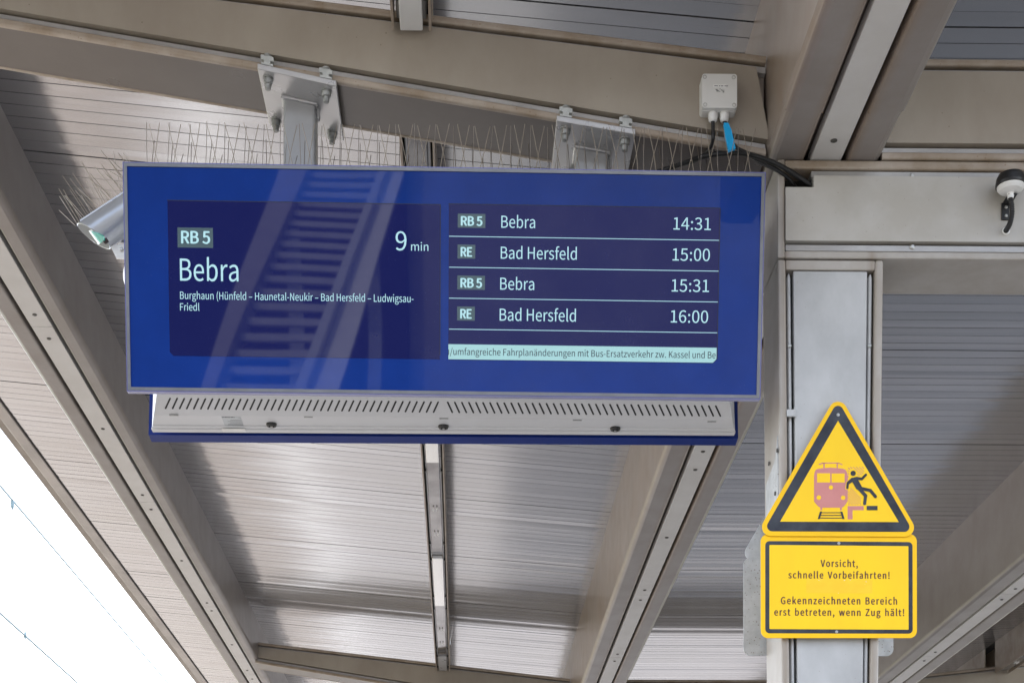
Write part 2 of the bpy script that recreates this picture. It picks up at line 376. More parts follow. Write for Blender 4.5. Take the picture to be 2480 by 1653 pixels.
ps_ = [ysc(72, 762, ZBP), ysc(110, 820, ZBP), ysc(243, 1038, ZBP), ysc(339, 1198, ZBP), ysc(360, 1233, ZBP), ysc(433, 1357, ZBP), ysc(494, 1459, ZBP), ysc(508, 1478, ZBP), ysc(559, 1560, ZBP), ysc(598, 1622, ZBP), ysc(607, 1643, ZBP)]
long_beam('edge_purlin', -1.709, XP, ZBP, 2.98, -1.614, -1.534, 'tan edge beam with a pale screwed strip, along the lower left roof edge', 'longitudinal canopy beams',
          [(.5, y) for y in ps_], seams=((ps_[0]+ps_[1])/2, (ps_[3]+ps_[4])/2, (ps_[6]+ps_[7])/2, (ps_[9]+ps_[10])/2))

# roof edge gutter
t = thing('roof_gutter', (-2.2, Y0, EYE+2.93), 'pale roof edge trim and brown fascia against the white sky at lower left', 'roof edge')
zg = 2.966
MB().box(-2.248, -2.186, Y0, Y1, EYE+zg, EYE+zg+.10).obj('edge_trim', 'gutter', t, .005)
MB().box(-2.300, -2.2495, Y0, Y1, EYE+zg+.018, EYE+zg+.24).obj('fascia', 'frame', t, .006)
MB().box(-2.184, -2.178, Y0, Y1, EYE+zg+.004, EYE+zg+.05).obj('shadow_gap_profile', 'dark', t)

# ------------------------------------------------------------------ cross arms (box with lipped edges and inset panels)
DEP = .205
def arm(name, xa, xb, ta, tb, ba, bb, label, group, xend=None, cat='roof beam', panel='panel', lipm='lip', scr=True):
    """xa,xb: ends; t: lip top heights; b: lip bottom heights (from the eye) at the ends."""
    t = thing(name, ((xa+xb)/2, YA+DEP/2, EYE+min(ba, bb)), label, cat, group)
    def T(x): return ta+(tb-ta)*(x-xa)/(xb-xa)
    def B(x): return ba+(bb-ba)*(x-xa)/(xb-xa)
    def sweep(name_, prof, m, bev, x0=xa, x1=xb):
        rings = [[(x, YA+y, EYE+(T(x) if r == 't' else B(x))+dz) for y, r, dz in prof] for x in (x0, x1)]
        return MB().loft(rings).obj(name_, m, t, bev)
    core = [(.030, 'b', .012), (DEP-.03, 'b', .012), (DEP-.03, 't', -.012), (.030, 't', -.012)]
    sweep('web', core, 'frame', 0)
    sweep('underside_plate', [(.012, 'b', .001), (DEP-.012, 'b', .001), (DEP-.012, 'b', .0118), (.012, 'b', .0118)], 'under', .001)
    for s_ in (0, 1):
        f = (lambda y: y) if s_ == 0 else (lambda y: DEP-y)
        sweep('edge_lip', [(f(-.001), 'b', .003), (f(.003), 'b', -.0005), (f(.0115), 'b', -.0005), (f(.0295), 'b', .0125), (f(.0295), 'b', .0185), (f(.002), 'b', .0185), (f(-.001), 'b', .015)], lipm, .002)
        sweep('edge_lip', [(f(-.001), 't', -.003), (f(.003), 't', .0), (f(.0295), 't', .0), (f(.0295), 't', -.0185), (f(.002), 't', -.0185), (f(-.001), 't', -.015)], lipm, .002)
        sweep('mounting_strip', [(f(.010), 'b', .0187), (f(.0298), 'b', .0187), (f(.0298), 'b', .034), (f(.010), 'b', .034)], 'alu', .001)
        sweep('mounting_strip', [(f(.010), 't', -.024), (f(.0298), 't', -.024), (f(.0298), 't', -.040), (f(.010), 't', -.040)], 'alu', .001)
        if s_ == 0:
            x1t, x1b = xend if xend else (xb, xb)
            a = [(xa, 'b', .041), (xa, 't', -.034), (x1t, 't', -.034), (x1b, 'b', .041)]
            P = [[(x, YA+y, EYE+(T(x) if r == 't' else B(x))+dz) for x, r, dz in a] for y in (-.002, .0290)]
            MB().loft(P).obj('cladding_panel', panel, t, .002)
        else:
            sweep('cladding_panel', [(f(.0), 'b', .041), (f(.029), 'b', .041), (f(.029), 't', -.034), (f(.0), 't', -.034)], panel, .002)
    if scr:
        n = max(2, int((xb-xa)/.45))
        for i in range(n):
            x = xa+(xb-xa)*(i+.62)/n
            MB().lathe((x, YA+.010, EYE+T(x)-.031), (0, -1, 0), [(0, .0055), (.002, .0055), (.0035, .003)], 10).obj('screw', 'screwb', t)
    return t
tl, tr = PY(0, -94, YA), PY(1820, 130.5, YA)
bl, br = PY(0, 60, YA), PY(1860, 377, YA)
def line(p, q, x): return (p.z+(q.z-p.z)*(x-p.x)/(q.x-p.x))-EYE
xa, xb = XP-.02, XM-.004
e1, e2 = PY(1831, 170, YA).x, PY(1864, 352, YA).x
ga = 'cantilever roof arms of the canopy'
left_arm = arm('cantilever_arm', xa, xb, line(tl, tr, xa), line(tl, tr, xb), line(bl, br, xa), line(bl, br, xb),
               'tapered tan steel arm sloping down across the top, carrying the board brackets', ga, xend=(e1, e2))
zt, zbm = PY(2300, 142, YA).z-EYE, PY(2300, 386, YA).z-EYE
cross = arm('cross_beam', 1.09, 2.70, zt, zt, zbm, zbm, 'level tan steel cross beam at the upper right, above the head beam of the post', 'cross beams between the main beams')
def shifted(o, dy, label):
    c = copy_tree(o); c.location.y += dy; c['label'] = label; return c
shifted(left_arm, BAY, 'far dark brown arm crossing the bottom, seen beyond the departure board')
shifted(cross, BAY, 'far cross beam just at the bottom edge right of the middle')
TA, TB_, BA_, BB_ = line(tl, tr, xa), line(tl, tr, xb), line(bl, br, xa), line(bl, br, xb)
rarm = arm('cantilever_arm', 2.992, 5.24, TB_, TA, BB_, BA_, 'far arm rising to the right in the bottom right corner', ga)
rarm.location.y += BAY

# ------------------------------------------------------------------ lamp line in the left field
def lamp_line(x0, x1, zl, seq, label, group, full=True):
    t = thing('lamp_channel', ((x0+x1)/2, Y0, EYE+zl), label, 'lamp channel', group)
    ztop = zs((x0+x1)/2)+.02
    ranges = []
    k = -2
    arms = [YA+BAY*i for i in range(0, 4)]
    prev = Y0
    for a in arms:
        ranges.append((prev, a-.012)); prev = a+DEP+.012
    ranges.append((prev, Y1))
    for a, b in ranges:
        if b-a < .2: continue
        MB().box(x0, x0+.007, a, b, EYE+zl-.002, EYE+ztop).obj('side_rail', 'lip', t, .001)
        MB().box(x1-.007, x1, a, b, EYE+zl-.002, EYE+ztop).obj('side_rail', 'lip', t, .001)
    MB().box(x0+.007, x1-.007, Y0, Y1, EYE+ztop-.004, EYE+ztop).obj('channel_back', 'dark', t)
    return ranges
def luminaire(x0, x1, a, b, zl, kind, label):
    t = thing('lamp', ((x0+x1)/2, (a+b)/2, EYE+zl), label, 'lamp', 'lamps and blank covers of the lamp line')
    MB().box(x0+.013, x1-.013, a+.004, b-.004, EYE+zl+.022, EYE+zl+.14).obj('lamp_body', 'lampbody', t, .003)
    xi0, xi1 = x0+.022, x1-.022
    if kind == 'white':
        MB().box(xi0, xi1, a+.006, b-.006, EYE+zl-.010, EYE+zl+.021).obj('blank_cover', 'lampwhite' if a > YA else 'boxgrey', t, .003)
    elif kind == 'grey':
        MB().box(xi0, xi1, a+.006, b-.006, EYE+zl, EYE+zl+.021).obj('blank_cover', 'galv', t, .003)
    else:
        MB().box(xi0, xi1, a+.006, b-.006, EYE+zl+.010, EYE+zl+.021).obj('lamp_cover', 'lampcover', t, .003)
        for f_ in (.45, .72):
            yy = a+(b-a)*f_
            for sx in (.35, .65):
                x = xi0+(xi1-xi0)*sx
                MB().box(x-.0035, x+.0035, yy, yy+.05, EYE+zl+.003, EYE+zl+.0098).obj('lamp_holder', 'white', t, .001)
    for f_ in (.12, .88):
        for x in (x0+.0145, x1-.0145):
            yy = a+(b-a)*f_
            MB().box(x-.004, x+.004, yy-.010, yy+.010, EYE+zl+.012, EYE+zl+.0218).obj('clip', 'screw', t)
ZL = 2.555
lamp_line(LX0, LX1, ZL, None, 'brown-edged channel holding the line of lamps, running up the middle of the left soffit', 'lamp channels')
yl = [PZ(1045, y, ZL).y for y in (1116, 1347, 1463, 1589, 1629)]
segs = [(4.26, 5.68, 'lens', 'lamp just behind the upper arm, seen between the spikes and the beam'), (5.68, yl[0], 'white', 'white cover whose end shows directly under the board'),
        (yl[0], yl[1], 'lens', 'long glass-covered lamp with two bright lamp holders, below the board'),
        (yl[1], yl[2], 'white', 'bright white blank cover in the lower half of the lamp line'), (yl[2], yl[3], 'lens', 'shiny reflector lamp near the far arm'),
        (yl[3], YA+BAY-.02, 'grey', 'short plain grey cover at the far end of the lamp line, touching the far arm'),
        (Y0+.03, YA-.018, 'white', 'white cover ending at the top edge of the arm above the board')]
for a, b, k, lb in segs: luminaire(LX0, LX1, a, b, ZL, k, lb)
lamp_line(RX0, RX1, ZL, None, 'brown-edged lamp channel in the bottom right corner', 'lamp channels')
luminaire(RX0, RX1, 9.2, 10.2, ZL, 'white', 'white blank cover in the lamp channel at the bottom right corner')
luminaire(RX0, RX1, 7.8, 9.2, ZL, 'lens', 'lamp in the right channel just outside the corner')
luminaire(RX0, RX1, 10.2, 11.25, ZL, 'lens', 'small far lamp in the bottom right corner channel')

# ------------------------------------------------------------------ post and head beam
def quadY(px, Y): return [PY(x, y, Y) for x, y in px]
tp = thing('support_post', (.95, YA+.1, 0), 'grey steel post at right with an inset pale panel and side pipes', 'post')
xl0, xr0, zt0 = PY(1883, 628, YA).x, PY(2140, 628, YA).x, PY(2000, 628, YA).z
xl1, xr1, z1 = PY(1893, 1653, YA).x, PY(2128, 1653, YA).x, PY(2000, 1653, YA).z
def xl(z): return xl0+(xl1-xl0)*(z-zt0)/(z1-zt0)
def xr(z): return xr0+(xr1-xr0)*(z-zt0)/(z1-zt0)
LW = .0215
# box sides and back
def wedge(fx0, fx1, y0, y1, za, zb_):
    return [(fx0(za), y0, za), (fx1(za), y0, za), (fx1(za), y1, za), (fx0(za), y1, za), (fx0(zb_), y0, zb_), (fx1(zb_), y0, zb_), (fx1(zb_), y1, zb_), (fx0(zb_), y1, zb_)]
fr = MB()
zf = zt0-.026
fr.hexa(wedge(xl, lambda z: xl(z)+LW, YA, YA+.2, 0, zt0))
fr.hexa(wedge(lambda z: xr(z)-LW, xr, YA, YA+.2, 0, zt0))
fr.obj('side_wall', 'postpaint', tp, .006, seg=3)
MB().hexa(wedge(lambda z: xl(z)+LW, lambda z: xr(z)-LW, YA+.0015, YA+.2, zf, zt0-.001)).obj('top_rail', 'postpaint', tp, .003)
MB().hexa(wedge(lambda z: xl(z)+LW, lambda z: xr(z)-LW, YA+.06, YA+.199, 0, zf-.001)).obj('back_plate', 'dark', tp)
pxl = lambda z: PY(1922, 655, YA).x+(PY(1932, 1653, YA).x-PY(1922, 655, YA).x)*(z-zt0)/(z1-zt0)
pxr = lambda z: PY(2102, 655, YA).x+(PY(2091, 1653, YA).x-PY(2102, 655, YA).x)*(z-zt0)/(z1-zt0)
MB().hexa(wedge(pxl, pxr, YA+.004, YA+.055, .02, zf-.002)).obj('cover_panel', 'postpanel', tp, .003)
for s_, a, b in ((0, lambda z: xl(z)+LW+.003, lambda z: pxl(z)-.0045), (1, lambda z: pxr(z)+.0025, lambda z: xr(z)-LW-.003)):
    zz0, zz1 = .02, zf-.008
    pts = []
    for z in (zz0, zz1-.008, zz1):
        k = .0 if z < zz1 else .004
        c, r_ = (a(z)+b(z))/2, (b(z)-a(z))/2-k
        pts.append([(c+r_*math.cos(2*math.pi*i/16), YA+.022+.014*math.sin(2*math.pi*i/16), z) for i in range(16)])
    MB().loft(pts, True, True, True).obj('side_pipe', 'postpanel', tp)
    px = (1912, 2106)[s_]
    p = PY(px, 837, YA+.008)
    MB().lathe((p.x, YA+.0085, p.z), (0, -1, 0), [(0, .0055), (.002, .0055), (.0035, .0035), (.0035, .0015)], 12).obj('screw', 'bolt', tp)
c0, c1 = PY(1905, 991, YA).x, PY(1928, 991, YA).x
zc0, zc1 = PY(1905, 1008, YA).z, PY(1905, 991, YA).z
MB().box(c0, c1, YA-.002, YA+.006, zc0, zc1).box(c1-.005, c1-.003, YA-.0035, YA-.0021, zc0-.002, zc1+.006).obj('pipe_clip', 'postpanel', tp, .001)
# small repair plate and rust spots on the left side face
plate = [(YA+.05, PY(1850, 1100, YA).z), (YA+.012, PY(1880, 1050, YA).z), (YA+.012, PY(1880, 1225, YA).z), (YA+.17, PY(1850, 1260, YA).z), (YA+.17, PY(1850, 1120, YA).z)]
MB().loft([[(xl(z)-.0025, y_, z) for y_, z in plate], [(xl(z)-.0001, y_, z) for y_, z in plate]]).obj('side_plate', 'signback', tp)
for px, py in ((1856, 1122), (1870, 1194), (1876, 1090)):
    d_ = ray(px, py); q = d_*((xl(2.3+EYE)-.0026)/d_.x)+EV
    MB().lathe((xl(q.z)-.0026, q.y, q.z), (-1, 0, 0), [(0, .006), (.003, .005)], 10).obj('rivet', 'screw', tp)

th = thing('head_beam', (1.9, YA+.1, PY(2000, 628, YA).z), 'grey steel head beam on top of the post, with a cut-out corner where cables enter', 'beam')
hz0, hz1 = PY(2200, 626, YA).z, PY(2200, 388, YA).z
hx0, hx1 = PY(1883, 500, YA).x, 2.99
MB().box(hx0, hx0+.019, YA, YA+.2, hz0, hz1).obj('end_plate', 'postpaint', th, .003)
MB().box(hx0+.019, hx1, YA+.001, YA+.199, hz0, hz0+.019).obj('bottom_rail', 'postpaint', th, .004)
MB().box(hx0+.019, hx1, YA-.001, YA+.2, hz1-.024, hz1-.0015).obj('top_rail', 'lip', th, .005)
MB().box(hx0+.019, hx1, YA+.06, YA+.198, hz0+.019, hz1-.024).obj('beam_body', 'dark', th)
px0 = PY(1902, 500, YA).x
za_, zb2 = PY(2200, 586, YA).z, PY(2200, 429, YA).z
nx, nz_ = PY(1970, 450, YA).x, PY(1930, 455, YA).z
pts = [(px0, za_), (hx1-.01, za_), (hx1-.01, zb2), (nx, zb2), (nx, nz_), (px0, nz_)]
MB().loft([[(x, YA-.004, z) for x, z in pts], [(x, YA+.022, z) for x, z in pts]]).obj('cladding_panel', 'headpanel', th, .002)
nx2 = PY(1966, 430, YA).x
MB().box(nx2, hx1-.01, YA+.006, YA+.05, zb2+.001, hz1-.027).obj('mounting_strip', 'alu', th, .001)
MB().box(px0+.002, hx1-.01, YA+.006, YA+.05, hz0+.021, za_-.006).obj('mounting_strip', 'alu', th, .001)
for px, py in ((2209, 426), (2210, 598)):
    p = PY(px, py, YA+.005)
    MB().lathe((p.x, YA+.0058, p.z), (0, -1, 0), [(0, .0065), (.0025, .0065), (.004, .004)], 12).obj('screw', 'screwb', th)

# ------------------------------------------------------------------ departure board
TLp, TRp, BLp, BRp = (298, 392), (1857.5, 416), (305.5, 946), (1839.5, 967)
TL, TR, BL = PY(*TLp, 3.925), PY(*TRp, 3.938), PY(*BLp, 3.985)
n_ = (TR-TL).cross(BL-TL).normalized()
if n_.y > 0: n_ = -n_
BR = PP(*BRp, TL, n_)
ex = ((TR-TL).normalized()+(BR-BL).normalized()).normalized()
ey = n_.cross(ex).normalized()
if ey.z < 0: ey = -ey
en = n_
BO = (TL+TR+BL+BR)/4
def bd(px, py, d=0.0):
    p = PP(px, py, BO+en*d, en)-BO; return p.dot(ex), p.dot(ey)
BW = ((TR-TL).length+(BR-BL).length)/2; BH = ((TL-BL).dot(ey)+(TR-BR).dot(ey))/2
hw, hh = BW/2, BH/2
print('BOARD', BW, BH, 'tilt', math.degrees(math.asin(-en.z)), 'yaw', math.degrees(math.atan2(en.x, -en.y)), [tuple(round(c, 3) for c in bd(*q)) for q in (TLp, TRp, BLp, BRp)])
tb = thing('departure_board', BO-ey*hh, 'long blue train departure display with two screens, hanging from the tan arm', 'display')
def bslab(name, pts, d0, d1, m, bev=0.0, parent=None):
    return MB().slab(pts, BO, ex, ey, en, d0, d1).obj(name, m, parent or tb, bev)
def rect(x0, x1, y0, y1): return [(x0, y0), (x1, y0), (x1, y1), (x0, y1)]
def ringslab(name, o, i, d0, d1, m, bev, parent=None):
    mb = MB(); (a0, a1, b0, b1), (c0, c1, d0_, d1_) = o, i
    for r in (rect(a0, a1, b0, d0_), rect(a0, a1, d1_, b1), rect(a0, c0, d0_, d1_), rect(c1, a1, d0_, d1_)): mb.slab(r, BO, ex, ey, en, d0, d1)
    return mb.obj(name, m, parent or tb, bev)
ew, fw = .0026, .0078
fo = (-hw+ew, hw-ew, -hh+ew, hh-ew); fi = (-hw+ew+fw, hw-ew-fw, -hh+ew+fw, hh-ew-fw)
ringslab('edge_trim', (-hw, hw, -hh, hh), fo, -.022, -.001, 'bedge', .001)
ringslab('front_frame', fo, fi, -.020, .0, 'bframe', .001)
g = bslab('front_glass', rect(*fi), -.020, -.0025, 'blue')
def prect(px, d=0.0):
    P = [bd(x, y, d) for x, y in px]
    return ((P[0][0]+P[3][0])/2, (P[1][0]+P[2][0])/2, (P[2][1]+P[3][1])/2, (P[0][1]+P[1][1])/2)
s1 = prect([(406.5, 485.5), (1067, 494.5), (1064, 869), (410, 860)])
s2 = prect([(1087, 494), (1745, 503.5), (1735, 878), (1086, 870)])
ch = .009
def chamf(r, l, rr):
    x0, x1, y0, y1 = r
    p = [(x0+ch, y0), (x1-ch, y0)] if l and rr else ([(x0+ch, y0), (x1, y0)] if l else [(x0, y0), (x1-ch, y0)])
    if not l: p = [(x0, y0), (x1-ch, y0), (x1, y0+ch), (x1, y1), (x0, y1)]
    else: p = [(x0+ch, y0), (x1, y0), (x1, y1), (x0, y1), (x0, y0+ch)]
    return p
scr1 = bslab('screen', chamf(s1, True, False), -.0024, -.0018, 'screen')
scr2 = bslab('screen', chamf(s2, False, True), -.0024, -.0018, 'screen')
# thin dark borders at the screen edges
for s_, r_ in ((scr1, s1), (scr2, s2)):
    mb = MB()
    mb.slab(rect(r_[0]-.001, r_[1]+.001, r_[3], r_[3]+.0016), BO, ex, ey, en, -.0024, -.0019)
    mb.slab(rect(r_[1], r_[1]+.0016, r_[2]+.01, r_[3]), BO, ex, ey, en, -.0024, -.0019).obj('screen_border', 'slot', s_)
D1, D2, D3 = -.0012, -.0008, -.0004
def txt(parent, body, x0, x1, yb, yc, m='lcdtext', bold=0.0, d=D2, spacing=1.0, xr_=None, name='lettering'):
    a, b = bd(x0, yb), bd(x0, yc); c = bd(x1, yb)
    mb = MB(); put_text(mb, body, a[0], c[0], a[1], b[1]-a[1], BO, ex, ey, en, d, bold, spacing)
    return mb.obj(name, m, parent)
def tagbox(parent, x0, x1, y0, y1):
    a, b = bd(x0, y1), bd(x1, y1); c = bd(x0, y0)
    return bslab('line_badge', rect(a[0], b[0], a[1], c[1]), -.0017, D1-.0003, 'lcdtag', 0, parent)
B1 = .0011
tagbox(scr1, 430, 516, 550, 598.5); txt(scr1, 'RB 5', 439.5, 508, 588.5, 559, bold=B1)
txt(scr1, 'Bebra', 436, 577.5, 679, 625.5)
txt(scr1, 'Burghaun (Hünfeld – Haunetal-Neukir – Bad Hersfeld – Ludwigsau-', 436, 1001.5, 723.5, 705.5)
txt(scr1, 'Friedl', 436, 483, 751.3, 733.7)
txt(scr1, '9', 958, 984.5, 605.5, 560); txt(scr1, 'min', 995.5, 1037.5, 606.5, 586.5)
for i in range(4):
    dy = 74.9*i; dx = -.0
    rb = i % 2 == 0
    tagbox(scr2, 1108.5-i*.5, (1175.5 if rb else 1151.5)-i*.5, 516.5+dy, 550.5+dy)
    txt(scr2, 'RB 5' if rb else 'RE', 1117-i*.5, (1167.5 if rb else 1143)-i*.5, 545.5+dy, 523.5+dy, bold=B1)
    txt(scr2, 'Bebra' if rb else 'Bad Hersfeld', 1214-i*1.3, (1296 if rb else 1398)-i*1.1, 551+dy, 522+dy)
    txt(scr2, ('14:31', '15:00', '15:31', '16:00')[i], 1631-i*2.2, 1721.5-i*2.2, 555.5+dy, 526+dy)
    a, b = bd(1087.5, 571.5+dy), bd(1742-i*1.5, 571.5+dy)
    bslab('divider_line', rect(a[0], b[0], a[1]-.0007, a[1]+.0007), -.0017, D2, 'lcdtext', 0, scr2)
a, b = bd(1087, 870), bd(1735, 870); c = bd(1087, 832.5)
ti = bslab('ticker_bar', [(s2[0], s2[2]+.0008), (s2[1]-.0008-ch, s2[2]+.0008), (s2[1]-.001, s2[2]+ch+.0008), (s2[1]-.001, c[1]), (s2[0], c[1])], -.0017, D1-.0002, 'lcdbar', 0, scr2)
txt(scr2, '/umfangreiche Fahrplanänderungen mit Bus-Ersatzverkehr zw. Kassel und Be', 1089.5, 1733.5, 858.5, 842.5, m='lcddark')
a, b = bd(1086.5, 858.5), bd(1086.5, 846)
bslab('lettering', rect(s2[0]+.0002, s2[0]+.0017, a[1], b[1]), -.0012, D2, 'lcddark', 0, scr2)
# rear face of the board: the same panel mirrored about the vertical middle plane
ymid = YA+.105
def mir(p): return Vector((p.x, 2*ymid-p.y+2*(0), p.z))
exm = Vector((ex.x, -ex.y, ex.z)); eym = Vector((ey.x, -ey.y, ey.z)); enm = Vector((en.x, -en.y, en.z))
BOm = Vector((BO.x, 2*ymid-BO.y, BO.z))
rb_ = MB()
(a0, a1, b0, b1), (c0, c1, d0_, d1_) = (-hw, hw, -hh, hh), fi
b0 -= .010; a1 -= .012; c1 -= .012
for r in (rect(a0, a1, b0, d0_), rect(a0, a1, d1_, b1), rect(a0, c0, d0_, d1_), rect(c1, a1, d0_, d1_)): rb_.slab(r, BOm, exm, eym, enm, -.040, .0)
rb_.obj('rear_frame', 'bluepaint', tb, .0015)
MB().slab(rect(*fi), BOm, exm, eym, enm, -.03, -.0025).obj('rear_glass', 'blue', tb)
# hipped case between the two faces
zc = EYE+1.601
def cz(px, py): return PZ(px, py, 1.601)
yB = cz(1000, 1043).y+.004; yR = cz(1075, 1010).y
rl, rr_ = cz(371, 1003).x, cz(1772, 1017).x
rl2, rr2 = cz(369, 1043).x, cz(1776, 1058).x; ztop_ = TL.z-.03; yF = 4.005; zF = EYE+1.632
il, ir = rl+.034, rr_-.034
kA = [Vector((il, yF, zF)), Vector((ir, yF, zF)), Vector((rr_, yR, zc)), Vector((rl, yR, zc))]
cas = MB()
cas.add([*kA], [(0, 1, 2, 3)])                                              # slotted sheet
cas.add([(rl, yR, zc), (rr_, yR, zc), (rr2, yB, zc), (rl2, yB, zc)], [(0, 1, 2, 3)])
def cloop(f): return f
cas.add([(il, yF, zF), (ir, yF, zF), (ir, yF-.045, ztop_), (il, yF-.045, ztop_)], [(0, 1, 2, 3)])
cas.add([(rl2, yB, zc), (rr2, yB, zc), (rr2, yB+.09, ztop_), (rl2, yB+.09, ztop_)], [(0, 1, 2, 3)])
cas.add([(il, yF-.045, ztop_), (ir, yF-.045, ztop_), (rr2, yB+.09, ztop_), (rl2, yB+.09, ztop_)], [(0, 1, 2, 3)])
for s_, (i_, o_, p_) in enumerate(((il, rl, rl2), (ir, rr_, rr2))):
    cas.add([(i_, yF, zF), (o_, yR, zc), (i_, yF-.045, ztop_)], [(0, 1, 2)])
    cas.add([(o_, yR, zc), (p_, yB, zc), (p_, yB+.09, ztop_), (i_, yF-.045, ztop_)], [(0, 1, 2), (0, 2, 3)])
cs_o = cas.obj('case', 'case', tb)
# flat tray lip at the rear of the case bottom
MB().box(rl2+.008, rr2-.006, yB-.034, yB-.020, zc-.003, zc+.001).box(rl2+.002, rr2-.002, yB-.018, yB+.004, zc-.005, zc+.001).obj('case_lip', 'case', cs_o, .0012)
# vent slots: real thin dark inlays following the slotted sheet
sn_ = (kA[1]-kA[0]).cross(kA[3]-kA[0]).normalized()
if sn_.z > 0: sn_ = -sn_
sx_ = Vector((1, 0, 0)); sy_ = sn_.cross(sx_).normalized()
if sy_.y > 0: sy_ = -sy_
def sp(px, py): 
    p = PP(px, py, kA[0], sn_)-kA[0]; return p.dot(sx_), p.dot(sy_)
sl = MB()
NS = 79
for i in range(NS):
    u = i/(NS-1)
    xc = 406.5+(1739-406.5)*u
    mid = 976+18.5*u
    half = 12.2
    lean = 5.6 if u < .5 else -5.6
    if i == NS//2: continue
    a_, b_ = sp(xc+lean, mid-half), sp(xc-lean, mid+half)
    A, B = Vector(a_), Vector(b_)
    dv = (B-A).normalized(); nv = Vector((-dv.y, dv.x))*.0021
    pts = []
    for c_, ang in ((B, math.atan2(dv.y, dv.x)), (A, math.atan2(-dv.y, -dv.x))):
        for k in range(7):
            th_ = ang-math.pi/2+math.pi*k/6; pts.append((c_.x+.0021*math.cos(th_), c_.y+.0021*math.sin(th_)))
    sl.slab(pts, kA[0], sx_, sy_, sn_, -.0005, .0006)
sl.obj('vent_slots', 'slot', cs_o)
for px, py in ((421, 1004.5), (747, 1009), (1075, 1012.5), (1398, 1016.5), (1724, 1020)):
    p = cz(px, py)
    MB().box(p.x-.0115, p.x+.0115, p.y-.003, p.y+.003, zc-.0012, zc+.001).obj('latch_notch', 'bolt', cs_o)
for px, py in ((657.5, 1026), (1074, 1031), (1490, 1036)):
    p = cz(px, py)
    c_ = MB().lathe((p.x, p.y, zc+.0005), (0, 0, -1), [(0, .0142), (.003, .0142), (.007, .012), (.008, .008), (.004, .0055)], 24).obj('lock', 'black', cs_o)
    MB().box(p.x-.003, p.x+.003, p.y-.003, p.y+.003, zc-.0085, zc-.003).obj('lock_key', 'screwb', c_)
p0, p1 = cz(536, 1008), cz(591, 1032)
stk = MB().box(p0.x, p1.x, p1.y, p0.y, zc-.0006, zc+.0005).obj('type_label', 'stick', cs_o)
lb = MB()
rnd = random.Random(3)
for i in range(5):
    yy = p0.y+(p1.y-p0.y)*(.34+.13*i); x1_ = p1.x-.001
    lb.box(x1_-rnd.uniform(.022, .05), x1_, yy, yy-.0010, zc-.0009, zc-.0004)
x = p0.x+.001
for i in range(9):
    wd = rnd.uniform(.0025, .006); yy = p0.y+(p1.y-p0.y)*.08
    lb.box(x, min(x+wd, p0.x+.034), yy, yy-.0038, zc-.0009, zc-.0004); x += wd+.0012
    if x > p0.x+.033: break
lb.obj('label_print', 'lcddark', stk)
def ce_arc(mb, x, y, bar):
    for k in range(9):
        a0_, a1_ = R(-80+160*k/9), R(-80+160*(k+1)/9)
        mb.add([(x+.0021*math.cos(a0_), y+.0021*math.sin(a0_), zc-.0008), (x+.0021*math.cos(a1_), y+.0021*math.sin(a1_), zc-.0008),
                (x+.0014*math.cos(a1_), y+.0014*math.sin(a1_), zc-.0008), (x+.0014*math.cos(a0_), y+.0014*math.sin(a0_), zc-.0008)], [(0, 1, 2, 3)])
    if bar: mb.box(x+.0002, x+.0019, y-.0003, y+.0003, zc-.00085, zc-.0007)
cem = MB(); yy = p0.y+(p1.y-p0.y)*.14
ce_arc(cem, p1.x-.0062, yy, True); ce_arc(cem, p1.x-.0028, yy, False); cem.obj('label_mark', 'lcddark', stk)
p2, p3 = cz(537, 1032.5), cz(596, 1041)
MB().box(p2.x, p3.x, p3.y, p2.y, zc-.0062, zc-.0051).obj('white_label', 'white', cs_o)

